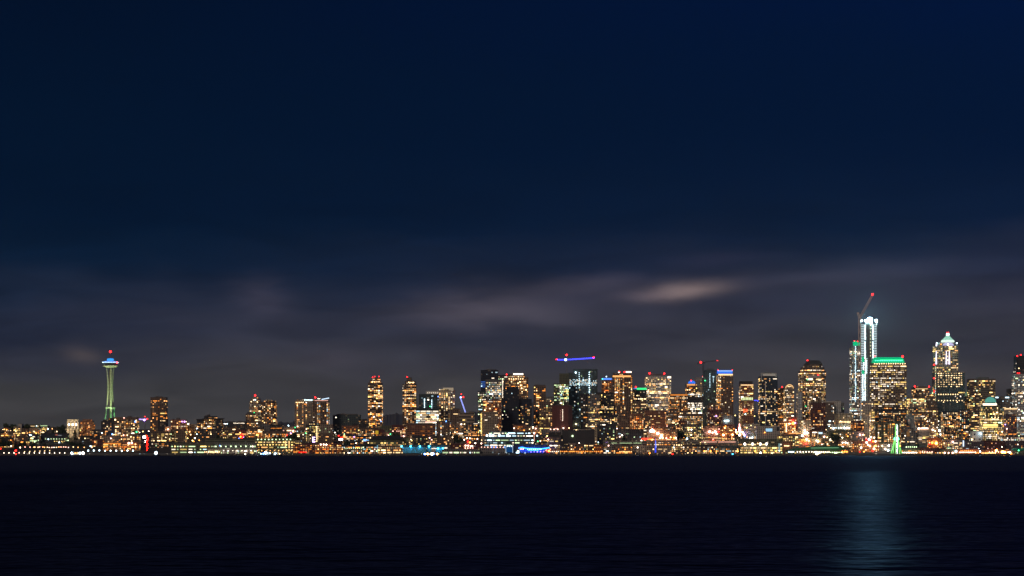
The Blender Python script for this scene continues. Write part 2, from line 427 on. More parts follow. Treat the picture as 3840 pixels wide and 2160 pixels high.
n1 = N.new('ShaderNodeTexNoise'); n1.inputs['Scale'].default_value = 1; n1.inputs['Detail'].default_value = 4; n1.inputs['Roughness'].default_value = .6; L.new(mp.outputs[0], n1.inputs['Vector'])
mp2 = N.new('ShaderNodeMapping'); L.new(tc.outputs['Object'], mp2.inputs[0]); mp2.inputs['Scale'].default_value = (.004, .012, 1)
n2 = N.new('ShaderNodeTexNoise'); n2.inputs['Scale'].default_value = 1; n2.inputs['Detail'].default_value = 3; L.new(mp2.outputs[0], n2.inputs['Vector'])
# rippled open water, calm in the lee of the quay
mr = N.new('ShaderNodeMapRange'); L.new(sp.outputs[1], mr.inputs['Value']); mr.interpolation_type = 'SMOOTHSTEP'
for k, v in (('From Min', 3250), ('From Max', 3400), ('To Min', 0), ('To Max', 1)): mr.inputs[k].default_value = v
ro = N.new('ShaderNodeMapRange'); L.new(n2.outputs['Fac'], ro.inputs['Value'])
for k, v in (('From Min', .3), ('From Max', .7), ('To Min', .30), ('To Max', .40)): ro.inputs[k].default_value = v
rm = N.new('ShaderNodeMix'); L.new(mr.outputs[0], rm.inputs['Factor']); wz = N.new('ShaderNodeMapRange'); wz.interpolation_type = 'SMOOTHSTEP'; L.new(sp.outputs[1], wz.inputs['Value'])
for k, v in (('From Min', 740), ('From Max', 930), ('To Min', 0), ('To Max', .17)): wz.inputs[k].default_value = v
wa = N.new('ShaderNodeMath'); wa.operation = 'ADD'; L.new(ro.outputs[0], wa.inputs[0]); L.new(wz.outputs[0], wa.inputs[1]); L.new(wa.outputs[0], rm.inputs['A']); rm.inputs['B'].default_value = .03
L.new(rm.outputs[0], b.inputs['Roughness'])
bp = N.new('ShaderNodeBump'); bp.inputs['Distance'].default_value = 3.0; bs_ = N.new('ShaderNodeMapRange'); L.new(mr.outputs[0], bs_.inputs['Value']); bs_.inputs['To Min'].default_value = 1.0; bs_.inputs['To Max'].default_value = .03; L.new(bs_.outputs[0], bp.inputs['Strength'])
L.new(n1.outputs['Fac'], bp.inputs['Height']); L.new(bp.outputs[0], b.inputs['Normal'])
L.new(bp.outputs[0], fr.inputs['Normal'])
wb = MB(); wb.face([(-9000, -600, 0), (9000, -600, 0), (9000, 3640, 0), (-9000, 3640, 0)], m)
tag(wb.build('water'), 'dark rippled water of the bay below the lit shoreline', 'water', kind='structure')

# ------------------------------------------------------------------ land
gm = plain('earth', (.07, .065, .05), .95, 0, .4, .02)
gb = MB(); ys = [3604, 3660, 3700, 3760, 3850, 4000, 4150, 4300, 4600, 5000, 6500, 12000]
xs = [-4500 + 250 * i for i in range(37)]
for j in range(len(ys) - 1):
    for i in range(len(xs) - 1):
        gb.face([(xs[i], ys[j], zt(ys[j])), (xs[i + 1], ys[j], zt(ys[j])), (xs[i + 1], ys[j + 1], zt(ys[j + 1])), (xs[i], ys[j + 1], zt(ys[j + 1]))], gm)
tag(gb.build('ground'), 'dark city hillside rising behind the quay', 'ground', kind='structure')
qb = MB(); qm = plain('quay_concrete', (.10, .095, .09), .9, 0, .4, .2)
qb.box(-4500, 4500, 3596, 3603.9, -3, 2.6, qm)
for i in range(-400, 401): qb.box(i * 5.5 - .3, i * 5.5 + .3, 3595.2, 3596, -3, 2.3, qm)
tag(qb.build('quay'), 'long concrete quay at the edge of the water', 'quay', kind='structure')
# far wooded ridge behind the city
hm = plain('hazed_woods', (.10, .11, .13), 1, 0, .3, .01)  # lighter grey blue puts distance haze into the woods colour
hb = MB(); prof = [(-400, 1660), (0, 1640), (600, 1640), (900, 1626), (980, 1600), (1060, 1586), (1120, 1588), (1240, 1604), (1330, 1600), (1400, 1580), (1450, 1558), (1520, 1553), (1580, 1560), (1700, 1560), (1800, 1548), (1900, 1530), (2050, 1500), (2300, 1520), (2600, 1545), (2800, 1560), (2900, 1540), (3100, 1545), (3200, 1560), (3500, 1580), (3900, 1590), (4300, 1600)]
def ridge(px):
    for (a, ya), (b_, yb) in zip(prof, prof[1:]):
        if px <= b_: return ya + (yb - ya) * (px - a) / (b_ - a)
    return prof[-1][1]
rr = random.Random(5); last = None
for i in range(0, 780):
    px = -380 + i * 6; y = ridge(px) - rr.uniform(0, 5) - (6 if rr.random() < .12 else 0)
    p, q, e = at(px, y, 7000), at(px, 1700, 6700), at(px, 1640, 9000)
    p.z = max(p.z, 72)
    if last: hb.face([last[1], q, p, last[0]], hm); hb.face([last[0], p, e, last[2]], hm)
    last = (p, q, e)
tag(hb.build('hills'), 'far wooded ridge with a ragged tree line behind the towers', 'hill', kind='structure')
B = Bld
GREENG = glow('green_crown_glow', (0, .62, .26), .9, True)
GREENH = glow('green_crown_strip', (.10, 1, .55), 2.2, True)
BLUEG = glow('blue_crown_glass', (.04, .20, .95), 1.1, True)
BLUEH = glow('blue_crown_strip', (.25, .5, 1), 2.6, True)
WHITEG = glow('white_lit_panel', (1, .86, .74), 1.6, True)
PALEW = plain('pale_concrete', (.55, .50, .44), .8)
def strip(b, x0, x1, y, h, hue, st, dy=-.5, name='light_strip'):
    return b.block(name, x0, x1, y - h / 2, y + h / 2, glow('strip_%s_%s' % (hue, st), HUES[hue], st, True), dy, .5)

# ---- far bank, from the observation tower side to the wheel side
B('apartment_tower', 564, 620, 1490, 4250, 'brown slab tower with sparse amber windows standing alone beside the red street glow', wall='brown', pal='amber', p=.13, row=.12, bay=3.6, fl=3.1, ph=[(583, 592, 1486), (594, 598, 1488), (599, 607, 1487)], tiers=())
B('apartment_building', 592, 622, 1572, 4180, 'black shoulder block in front of the lone brown slab tower', wall='dark', pal='warm', p=.06, fl=3.1, ph=[(598, 610, 1566)])
t = B('apartment_tower', 921, 955, 1552, 4290, 'lower stepped wing beside the tower with the big red beacon', wall='brown', pal='warm', p=.34, fl=3.1, bay=3.6, ph=[(926, 950, 1546)])
t = B('apartment_tower', 934, 977, 1506, 4300, 'stepped apartment tower topped by one large red beacon', wall='tan', pal='cream', p=.30, fl=3.1, foot='cham', bay=4, tiers=[(939, 973, 1495), (945, 967, 1491)])
t.beacon(957, 1483, 2.2); t.lamp(942, 1506, 'cream', 6, 1.2); t.lamp(957, 1499, 'cool', 7, 1.3); t.lamp(951, 1500, 'white', 6, 1.0); t.lamp(965, 1507, 'cream', 6, 1.2); t.lamp(953, 1547, 'green', 5, .9)
t = B('apartment_tower', 977, 1033, 1508, 4260, 'warm apartment tower with low hipped roof next to the big red beacon', wall='brown', pal='warm', p=.38, fl=3.1, bay=3.8, foot='cham', tiers=[(988, 1030, 1504), (996, 1014, 1501)])
t.block('finial', 1002.6, 1003.8, 1493, 1501, METAL, 6, .8)
t = B('apartment_tower', 1105, 1172, 1503, 4240, 'pale apartment tower with white roofline lamps, first of a close pair', wall='tan', pal='warm', p=.26, row=.05, fl=3.1, bay=3.6, mode='cols', tiers=[(1112, 1172, 1499)])
t.row_lamps(1108, 1140, 5, 1509, 'cream', 6, .9); t.row_lamps(1140, 1172, 8, 1500, 'cool', 7, 1.0); t.block('mast', 1168.4, 1169.4, 1486, 1499, METAL, 3, .6)
t = B('apartment_tower', 1173, 1231, 1502, 4200, 'brown apartment tower with white flared roof canopy, second of a close pair', wall='brown', pal='mix', p=.30, row=.06, fl=3.1, bay=3.6, mode='cols')
strip(t, 1180, 1230, 1502, 2.2, 'pink', 1.2); t.beacon(1182, 1490, 2.0); t.row_lamps(1190, 1202, 2, 1495, 'white', 6, 1)
a = t.loc(1206, 1498, 2); c = t.loc(1234, 1492.5, 2); mb = MB(); mb.bar(a, c, .9, glow('canopy_edge', (.6, .8, 1), 1.6, True)); mb.bar(a + Vector((0, 8, 0)), c + Vector((0, 8, 0)), .6, METAL); mb.bar(c, c + Vector((0, 8, 0)), .5, METAL); mb.build('roof_canopy', t.root)
t = B('office_building', 1248, 1350, 1556, 4250, 'dark glass office block with a few greenish windows near its top', wall='teal', pal='lime', p=.045, row=.05, fl=3.8, ph=[(1262, 1340, 1552)])
TW = dict(wall='brown', pal='warm', row=.20, fl=3.1, bay=4.6, foot='bow', ww=.8, wh=.6, mode='rand')
t = B('apartment_tower', 1379, 1432, 1436, 4200, 'slender round-cornered apartment tower with three red beacons on its drum', p=.34, **TW, tiers=[(1385, 1426, 1426), (1397, 1422, 1416)])
for q in ((1397, 1415), (1405, 1412), (1421, 1412)): t.beacon(*q, 1.1)
t.row_lamps(1394, 1425, 4, 1432, 'cream', 7, 1.1)
t = B('apartment_tower', 1509, 1560, 1440, 4200, 'slender round-cornered apartment tower with a single red beacon', p=.34, **TW, tiers=[(1518, 1556, 1429), (1525, 1543, 1416)])
t.beacon(1527, 1413.5, 1.3); t.row_lamps(1530, 1554, 4, 1434, 'cream', 7, 1.1); t.row_lamps(1509, 1512, 1, 1455, 'white', 5, .8)
t = B('apartment_building', 1382, 1408, 1560, 4120, 'low annex at the foot of the tower with three beacons', wall='brown', pal='amber', p=.35, fl=3)
t = B('office_building', 1560, 1645, 1531, 4120, 'glass office with every floor brightly lit white, below its dark upper wing', wall='teal', pal='white', p=.5, row=.96, bay=4, fl=3.6, ww=.9, wh=.6, tiers=[(1571, 1640, 1478, dict(p=.05, row=.03, pal='cool', back=5, dep=20))])
for y in range(1497, 1531, 6): t.lamp(1592, y, 'cool', 6, 1.1, 3.5); t.lamp(1619, y + 3, 'cool', 5, 1.0, 3.5)
strip(t, 1595, 1630, 1583, 4.5, 'pink', 2.0, -1.2, 'entrance_canopy'); t.lamp(1613, 1524, 'green', 6, 1.2)
t = B('construction_building', 1596, 1646, 1478, 4300, 'unfinished floors behind white lit hoarding beside the pale curved apartment tower', cat='building', wall='grey', pal='cool', p=.05)
t.block('hoarding', 1597, 1645, 1466, 1478, plain('hoarding_mesh', (.55, .56, .54), .9), 0, 10); t.row_lamps(1600, 1645, 6, 1473, 'white', 2, 1.0)
t = B('apartment_tower', 1645, 1706, 1464, 4180, 'pale curved apartment tower full of cream windows beside the blue luffing crane', wall='cream', pal='cream', p=.5, row=.1, fl=3.2, bay=3.8, foot='bow', ph=None, tiers=[(1645, 1701, 1460)])
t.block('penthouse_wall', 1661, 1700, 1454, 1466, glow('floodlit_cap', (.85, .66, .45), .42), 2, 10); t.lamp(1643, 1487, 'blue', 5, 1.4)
t = B('office_building', 1690, 1727, 1535, 4100, 'plain concrete office, taller half beside the striped one', wall='brown', pal='cream', p=.04, ph=[(1700, 1722, 1531)])
t = B('office_building', 1722, 1779, 1548, 4080, 'concrete office with dark horizontal window stripes below the blue luffing crane', wall='tan', pal='yellow', p=.08, bay=3, fl=6.2, ww=.99, wh=.4, ph=[(1760, 1776, 1543)])

t = B('glass_tower', 1803, 1868, 1388, 4400, 'tall navy glass tower with blue lit floors on one corner', wall='navy', pal='cool', p=.06, row=.02, bay=3.5, fl=4, dim=.03, ph=[(1820, 1862, 1385)])
for k in range(5): strip(t, 1803.5, 1820, 1431 + k * 5, 1.3, 'blue', .8)
t = B('office_building', 1821, 1881, 1424, 4330, 'white lit office with crowded bright windows before the navy glass tower', wall='grey', pal='white', p=.55, row=.4, bay=3.2, fl=3.8)
t = B('office_building', 1792, 1822, 1467, 4300, 'narrow grey glass block at the foot of the navy glass tower', wall='teal', pal='lime', p=.3, bay=3.2)
t = B('glass_tower', 1868, 1904, 1407, 4380, 'dark roofed tower with one vertical run of white stair lights', wall='dark', pal='white', p=.08, roofx=1.05)
for k in range(16): t.lamp(1885, 1421 + k * 4.6, 'white', 4, .9)
t.row_lamps(1868, 1892, 4, 1421, 'lime', 5, .8); t.beacon(1900, 1404, 1.6)
t = B('glass_tower', 1895, 1981, 1416, 4280, 'broad shouldered tower crowned by a white glowing roof bar', wall='brown', pal='warm', p=.42, row=.12, bay=3.6, tiers=[(1906, 1968, 1404)])
strip(t, 1925, 1962, 1403, 5, 'white', 3.5, -.8, 'roof_light'); t.row_lamps(1905, 1965, 7, 1421, 'cream', 6, 1.2)
for x, y in ((1950, 1432), (1953, 1445), (1943, 1437), (1956, 1456), (1973, 1462)): t.lamp(x, y, 'cream', 6, 1.6)
t = B('apartment_tower', 1811, 1880, 1500, 4060, 'brown apartment tower glowing orange near its roof, before the white lit office', wall='rust', pal='warm', p=.38, row=.1, bay=3.8, fl=3.1, ph=[(1820, 1835, 1496), (1845, 1870, 1496)])
t.lamp(1818, 1538, 'cream', 7, 1.6); t.lamp(1837, 1532, 'cream', 6, 1.4); t.lamp(1860, 1535, 'orange', 6, 1.3)
t = B('apartment_tower', 1803, 1868, 1545, 3960, 'dark brown tower edged by a vertical string of yellow lamps', wall='tan', pal='mix', p=.13, bay=3.2, fl=3.1)
for k in range(15): t.lamp(1804.5, 1553 + k * 5.1, 'yellow', 5, .9)
t = B('office_tower', 1882, 1946, 1500, 4120, 'near black tower with a sloped shoulder and only scattered windows', wall='navy', pal='mix', p=.07, row=.02, bay=3.2, fl=3.6, dim=.04, tiers=[(1893, 1946, 1465), (1899, 1944, 1450)])
t = B('office_tower', 1945, 1994, 1497, 4130, 'black office slab with short rows of orange windows beside the sloped black tower', wall='navy', pal='warm', p=.14, row=.12, bay=3.2)
t = B('office_tower', 2001, 2047, 1446, 4200, 'dark brown tower with a flat cap and orange windows in clumps', wall='brown', pal='amber', p=.24, row=.25, mode='patch', ph=[(2003, 2045, 1443)])
t = B('office_building', 2047, 2077, 1487, 4420, 'small bright far block between the brown capped tower and the green one', wall='grey', pal='cream', p=.4, bay=3)
t = B('office_building', 2022, 2072, 1508, 4060, 'brown block with glowing golden lower floors beside the windowless red block', wall='brown', pal='yellow', p=.25, row=.2, skip=None)
strip(t, 2026, 2045, 1571, 2, 'yellow', 1.3)
t = B('office_tower', 2077, 2100, 1439, 4260, 'narrow olive office tower washed faintly green', wall='olive', pal='lime', p=.25, row=.3, bay=3, tint=(.8, 1, .4))
t = B('office_tower', 2098, 2133, 1401, 4290, 'dark topped office tower with dense yellowish green windows', wall='olive', pal='lime', p=.5, row=.3, bay=3, skip=[(.84, 1)])
t = B('glass_tower', 2133, 2241, 1398, 4340, 'large unfinished glass tower with a bright white lit band of floors', wall='teal', pal='cool', p=.07, row=.0, bay=3.4, fl=4, dim=.25, tint=(.6, .9, 1), tiers=[(2150, 2241, 1385)])
for y in range(1424, 1448, 4):
    for x in range(2138, 2240, 4):
        if rnd.random() < .62: t.lamp(x, y, rnd.choice(['cool', 'white', 'cool']), 3, .75, -.5)
for k in range(11): t.lamp(2210, 1396 + k * 8.2, 'cool', 7, 1.2 if k % 2 else .9)
for k in range(9): t.lamp(2172, 1398 + k * 7, 'cool', 4, .9)
t.lamp(2159, 1397, 'cool', 8, 2.0); mb = MB()
for x in range(2150, 2242, 6):
    c = t.loc(x, 1385, 4); mb.bar(c, c + Vector((0, 0, 3)), .25, METAL)
mb.build('roof_rail', t.root)
t = B('office_block', 2070, 2147, 1521, 4050, 'windowless dark red block with one column of small white lights', cat='building', wall='maroon', pal='white', p=0, dim=0, ww=.01, ph=[(2080, 2135, 1518)], foot='cham')
for k in range(9): t.lamp(2110, 1537 + k * 5, 'white', 4, .8); 
for k in range(6): t.lamp(2102, 1539 + k * 7, 'pink', 1, .7)
t = B('office_tower', 2178, 2212, 1478, 4100, 'dark slim tower before the unfinished glass tower', wall='dark', pal='mix', p=.13, row=.1)
t = B('office_tower', 2206, 2250, 1483, 4080, 'grey office with broken yellow rows rising in steps beside the dark slim tower', wall='grey', pal='cream', p=.2, row=.35, bay=3, tiers=[(2212, 2243, 1478)])
t = B('office_tower', 2235, 2302, 1472, 4110, 'stepped office tower of dark bands with yellow window rows', wall='dark', pal='yellow', p=.15, row=.3, bay=3)
t = B('apartment_tower', 2257, 2300, 1425, 4210, 'amber lit tower under a small blue roof band', wall='rust', pal='amber', p=.6, bay=3.6, fl=3.2, mode='cols')
strip(t, 2257, 2298, 1421, 6, 'blue', 1.5, -.5, 'crown'); t.lamp(2274, 1412, 'cool', 6, 1.3); t.lamp(2259, 1421, 'green', 5, 1.4)
t = B('apartment_tower', 2296, 2372, 1408, 4180, 'tall brown tower with a glowing top storey and white roof bar', wall='brown', pal='warm', p=.34, bay=3.8, fl=3.2, mode='cols', tiers=[(2300, 2366, 1399)])
strip(t, 2298, 2366, 1411, 6, 'warm', 1.5); strip(t, 2347, 2368, 1395, 5, 'white', 3.2, 2, 'roof_light'); t.beacon(2322, 1395, 2.1); t.beacon(2342, 1395, 1.8); t.lamp(2321, 1396, 'white', 6, 1.4, 3)
t = B('office_tower', 2373, 2425, 1462, 4220, 'dark office tower under a green glowing roof band', wall='dark', pal='cream', p=.24, bay=3.4)
strip(t, 2388, 2425, 1458, 7, 'green', 1.3, -.5, 'crown'); strip(t, 2376, 2388, 1457, 3, 'blue', 1.0); t.beacon(2384, 1451, 1.8)
t = B('hotel_tower', 2422, 2517, 1410, 4250, 'pale wide hotel tower with two red beacons on its roof', wall='white', pal='cream', p=.5, bay=3.4, fl=3, ww=.6, dim=.2)
t.pent(2432, 2495, 1403); t.beacon(2436, 1400, 2.2); t.beacon(2491, 1401, 2.0); strip(t, 2503, 2516, 1415, 6, 'white', 3)
t = B('apartment_tower', 2511, 2580, 1477, 4150, 'wide brown tower thick with golden windows beside the pale hotel tower', wall='brown', pal='warm', p=.42, bay=3.4)
strip(t, 2514, 2578, 1481, 4, 'amber', 1.0)
t = B('dome_tower', 2574, 2608, 1440, 4330, 'small tower with blue lit domed cap and one beacon', cat='tower', wall='brown', pal='warm', p=.4)
mb = MB(); c = t.loc(2594, 1438, 10); r = 14 * t.k; mb.lathe([(r, c.z), (r * .95, c.z + r * .3), (r * .7, c.z + r * .62), (r * .3, c.z + r * .75), (.1, c.z + r * .78)], BLUEG, 16, c.x, 10); mb.build('dome', t.root); t.beacon(2592, 1427, 1.5); strip(t, 2576, 2607, 1443, 5, 'warm', 1.2)
t = B('office_tower', 2609, 2637, 1419, 4350, 'pale tan tower between the small blue dome and the dark green tower', wall='tan', pal='yellow', p=.12, bay=3, mode='cols', tiers=[(2612, 2634, 1416)])
t = B('office_building', 2570, 2640, 1490, 4160, 'dark hipped office with long rows of white windows', wall='dark', pal='white', p=.35, row=.75, bay=3, fl=3.8, skip=[(.86, 1)], tiers=[(2577, 2634, 1483), (2582, 2628, 1478)])
t = B('glass_tower', 2639, 2690, 1392, 4300, 'unlit dark green glass tower below the red crane', wall='teal', pal='cool', p=.02, dim=.2, tint=(.6, .9, .8), tiers=[(2643, 2686, 1388)], ph=[(2652, 2676, 1382)])
for k in range(10): t.lamp(2662, 1402 + k * 5.5, 'cool', 3, .9)
for k in range(5): t.lamp(2675, 1412 + k * 5, 'cool', 3, .8)
t.lamp(2644, 1427, 'green', 6, 1.3)
t = B('apartment_tower', 2692, 2750, 1402, 4250, 'tall apartment tower with bright blue crown and golden columns of windows', wall='brown', pal='warm', p=.4, bay=3.5, mode='cols', fl=3.1)
t.block('crown', 2692, 2747, 1388, 1402, BLUEG, 0, 18); strip(t, 2692, 2747, 1391, 2, 'cool', 1.2, -.6); strip(t, 2694, 2748, 1405, 5, 'cream', 1.8)
t.beacon(2693, 1387, .9); t.beacon(2746, 1387, .9)
t = B('hotel_tower', 2777, 2826, 1440, 4250, 'slim tower with dark cap, greenish lit band and red sign on its face', wall='rust', pal='cream', p=.4, row=.1, bay=3.4, fl=3.3, tiers=[(2777, 2822, 1430, dict(p=0, wall='dark', dim=0))])
strip(t, 2778, 2825, 1444, 3, 'cream', 1.8)
for k in range(8): t.block('lit_bay', 2780 + k * 5.6, 2783.5 + k * 5.6, 1490, 1500, glow('bay_lime', (.85, 1, .5), 1.3), -.5, .5)
t.block('sign', 2788, 2793, 1534, 1546, glow('sign_red', (1, .08, .02), 3, True), -1.2, .6, 'red glowing sign panel'); t.block('sign', 2797, 2802, 1534, 1544, glow('sign_red', (1, .08, .02), 3, True), -1.2, .6)
t = B('glass_tower', 2850, 2916, 1412, 4230, 'dark glass tower framed by a pale roof portal', wall='navy', pal='cream', p=.22, row=.1, bay=3.5, fl=3.6, dim=.04, ph=[(2868, 2890, 1396)])
t.block('roof_portal', 2854, 2912, 1399, 1402.5, PALEW, -1, 14); t.block('roof_portal', 2854, 2857, 1402.6, 1428, PALEW, -1, 1.4); t.block('roof_portal', 2908, 2912, 1402.6, 1413, PALEW, -1, 1.4)
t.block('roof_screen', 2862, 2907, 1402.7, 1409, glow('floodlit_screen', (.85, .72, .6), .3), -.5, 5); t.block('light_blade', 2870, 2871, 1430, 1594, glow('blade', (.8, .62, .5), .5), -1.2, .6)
t = B('office_tower', 2916, 2958, 1462, 4290, 'brown office tower shoulder below a red beacon next to the arched one', wall='brown', pal='warm', p=.35, row=.15, bay=3, fl=3.4, tiers=[(2925, 2955, 1455)]); t.beacon(2933, 1451, 1.8)
t = B('office_tower', 2943, 2978, 1457, 4270, 'brown office tower ending in a lit round arch', wall='tan', pal='cream', p=.4, row=.2, bay=3, fl=3.4, ww=.6)
mb = MB(); c = t.loc(2960.5, 1457, 1); r = 17.5 * t.k; n = 14
pts = [(c.x + r * math.cos(math.pi * k / n), c.z + r * math.sin(math.pi * k / n)) for k in range(n + 1)]
fm = plain('tan_stone', (.36, .29, .22), .8)
mb.face([(x, .4, z) for x, z in pts][::-1], fm); mb.face([(x, 14, z) for x, z in pts], fm)
for k in range(n): mb.face([(pts[k][0], .4, pts[k][1]), (pts[k + 1][0], .4, pts[k + 1][1]), (pts[k + 1][0], 14, pts[k + 1][1]), (pts[k][0], 14, pts[k][1])], fm)
mb.build('arched_gable', t.root); mb = MB()
for k in range(n): a, b_ = pts[k], pts[k + 1]; mb.bar((c.x + (a[0] - c.x) * .82, 0, c.z + (a[1] - c.z) * .82), (c.x + (b_[0] - c.x) * .82, 0, c.z + (b_[1] - c.z) * .82), .5, glow('arch_light', (1, .6, .25), 1.6))
mb.build('arch_light', t.root); t.row_lamps(2953, 2968, 3, 1449, 'cream', 5, .9, -.5)
t = B('apartment_tower', 3001, 3100, 1392, 4260, 'broad round-cornered tower with a dark sloping crown and golden windows', wall='brown', pal='cream', p=.42, row=.12, bay=3.5, fl=3.4, foot='cham', tiers=[(3009, 3094, 1378), (3020, 3086, 1366)])
mb = MB(); a, b_ = t.loc(3022, 1366, 2), t.loc(3084, 1350.5, 2); q = 10 * t.k
mb.prism([(a.x, 2), (b_.x, 2), (b_.x, 24), (a.x, 24)], t.top - t.z0 + .3, b_.z, plain('slate', (.04, .042, .045), .7), [(a.x + q, 5), (b_.x - q, 5), (b_.x - q, 20), (a.x + q, 20)]); mb.build('crown', t.root)
t.beacon(3028, 1351, 1.6); t.beacon(3068, 1406, 1.8, -.8); t.block('lit_panel', 3030, 3077, 1407, 1417, glow('panel_dim', (.6, .42, .35), .22), -.5, .4); strip(t, 3031, 3048, 1422, 6, 'white', 2.4); strip(t, 3060, 3082, 1423, 4, 'cream', 1.6)
t.lamp(3028, 1423, 'green', 5, 1.2); t.lamp(3021, 1523, 'green', 4, 1.0)
t = B('apartment_tower', 2993, 3008, 1470, 4200, 'pale windowless slab edge beside the dark sloping crown tower', wall='white', pal='cream', p=.05, dim=0)
t = B('apartment_tower', 3040, 3096, 1512, 4080, 'dark brown front tower with rows of warm windows below the sloping crown', wall='maroon', pal='warm', p=.22, row=.1)
t = B('office_building', 3090, 3128, 1510, 4180, 'grey slab with a white roof frame behind the front tower', wall='brown', pal='white', p=.12, bay=3)
t.block('roof_portal', 3091, 3127, 1505, 1509, PALEW, -1, 8)
t = B('office_building', 3128, 3154, 1504, 4200, 'pale blank stair tower between the framed slab and cream office', wall='pale', pal='cream', p=0.0, dim=0, ww=.2, ph=[(3135, 3146, 1501)])
t = B('office_building', 3153, 3166, 1510, 4230, 'thin grey block behind the pale stair tower', wall='grey', pal='cool', p=.3)
t = B('office_building', 3138, 3200, 1551, 4080, 'cream stone office with one bright row of windows', wall='cream', pal='cream', p=.1, row=.1, bay=3, wh=.7, ph=[(3150, 3166, 1546)])
t.row_lamps(3147, 3196, 9, 1582, 'cream', 5, 1.2); t.row_lamps(3120, 3190, 7, 1605, 'cool', 6, 1.3)

# construction tower, its neighbour and the green vault
t = B('apartment_tower', 3194, 3227, 1297, 4420, 'slim tower under a green glowing crown, behind the floodlit unfinished tower', wall='grey', pal='white', p=.34, row=.12, bay=3.4)
t.block('crown', 3203, 3214, 1280, 1297, GREENG, 0, 14); t.block('crown', 3214.4, 3227, 1284, 1297, glow('green_crown_pale', (.06, .8, .36), .7), 1, 12); t.beacon(3204, 1278, 1.2); t.beacon(3216, 1280, 1.2)
for k in range(46): t.lamp(3208 + rnd.uniform(-1, 1), 1300 + k * 4.6, 'cool', 4, rnd.uniform(.7, 1.2))
t = B('green_vault_tower', 3267, 3400, 1362, 4180, 'massive office tower full of lit windows under a glowing green vaulted roof', cat='office tower', wall='brown', pal='office', p=.34, row=.34, bay=4.4, fl=3.9, ww=.62, wh=.42, dim=.2, skip=[(0, .3)], tiers=())
t.root['category'] = 'tower'
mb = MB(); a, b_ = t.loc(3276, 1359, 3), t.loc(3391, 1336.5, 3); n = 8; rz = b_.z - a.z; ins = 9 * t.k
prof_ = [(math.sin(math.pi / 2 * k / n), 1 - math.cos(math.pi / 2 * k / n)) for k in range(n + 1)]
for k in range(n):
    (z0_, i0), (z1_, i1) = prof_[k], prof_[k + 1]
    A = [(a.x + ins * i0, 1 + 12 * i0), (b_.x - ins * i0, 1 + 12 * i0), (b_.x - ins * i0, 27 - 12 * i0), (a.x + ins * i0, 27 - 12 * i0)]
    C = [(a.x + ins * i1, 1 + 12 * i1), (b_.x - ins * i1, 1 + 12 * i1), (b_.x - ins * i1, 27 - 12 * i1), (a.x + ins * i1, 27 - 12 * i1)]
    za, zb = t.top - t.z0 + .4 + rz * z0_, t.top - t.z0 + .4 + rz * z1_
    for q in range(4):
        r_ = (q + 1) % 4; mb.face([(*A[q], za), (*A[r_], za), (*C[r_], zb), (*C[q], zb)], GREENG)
mb.build('vaulted_crown', t.root)  # green floodlight on the vault is put into its glowing colour
strip(t, 3300, 3386, 1350, 3.5, 'green', 1.6, -.4)
for k in range(16): t.block('crown_glow', 3281 + k * 6.6, 3285.5 + k * 6.6, 1350.5, 1354, GREENH, -.6, .8)  # brighter lower band of the green light, added as glowing blocks
t.beacon(3385, 1337, 2.6, 4); t.beacon(3280, 1336, 1.3, 4); t.row_lamps(3276, 3398, 14, 1364, 'cream', 5, 1.3)

# towers beyond the wheel
t = B('office_tower', 3428, 3485, 1453, 4260, 'brown tower with two red beacons at its roof corners', wall='brown', pal='warm', p=.3, row=.1, bay=3, tiers=[(3445, 3473, 1449)]); t.beacon(3431, 1449, 2.2); t.beacon(3484, 1450, 1.9); strip(t, 3433, 3480, 1458, 3, 'cream', .9)
t = B('office_tower', 3411, 3472, 1492, 4180, 'lower wing of yellowish office rows before the twin beacon tower', wall='tan', pal='yellow', p=.35, row=.4, bay=3)
t = B('spire_tower', 3480, 3512, 1502, 4200, 'old tan tower ending in a small pointed roof with green tip', cat='tower', wall='brown', pal='cream', p=.14, bay=2.6, ww=.5, tiers=[(3484, 3508, 1486), (3490, 3503, 1480)])
mb = MB(); c = t.loc(3496.5, 1480, 9); s_ = 5 * t.k; mb.prism([(c.x - s_, 9 - s_), (c.x + s_, 9 - s_), (c.x + s_, 9 + s_), (c.x - s_, 9 + s_)], t.top - t.z0 + .3, t.loc(3496, 1456, 9).z, plain('tile_green', (.2, .4, .25), .7), [(c.x - .2, 8.8), (c.x + .2, 8.8), (c.x + .2, 9.2), (c.x - .2, 9.2)]); mb.build('spire', t.root); t.lamp(3497, 1474, 'lime', 4, 1.2)
t = B('skyscraper', 3510, 3618, 1397, 4260, 'tallest lit skyscraper with pale pyramid dome, white light columns and a broad lower half', cat='skyscraper', wall='teal', pal='cream', p=.04, row=.10, bay=3.4, fl=3.8, dim=.08, dep=40,
      tiers=[(3514, 3595, 1294, dict(wall='tan', pal='yellow', p=.22, row=.25, back=4, ww=.75, bay=4)), (3526, 3580, 1284, dict(wall='white', p=0, back=7, dep=24, dim=0))])
for r_ in range(7):
    for k in range(10):
        if rnd.random() < .82:
            x_ = 3518 + k * 9.6 + rnd.uniform(-1.5, 1.5); w_ = rnd.uniform(2.6, 5.5); t.block('lit_bay', x_, x_ + w_, 1399 + r_ * 8.2, 1401.6 + r_ * 8.2, win_mat('cream', rnd.choice((1, 2, 3))), -.5, .5)
for k in range(9): t.lamp(3520 + k * 9, 1479, 'cream', 4, 1.3, -.6); t.lamp(3520 + k * 11, 1502, 'cream', 4, 1.1, -.6)
mb = MB(); c = t.loc(3554, 1284, 20)
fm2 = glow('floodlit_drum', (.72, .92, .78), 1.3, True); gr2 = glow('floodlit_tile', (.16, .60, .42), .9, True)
lo = t.loc(3554, 1283, 20).z; 
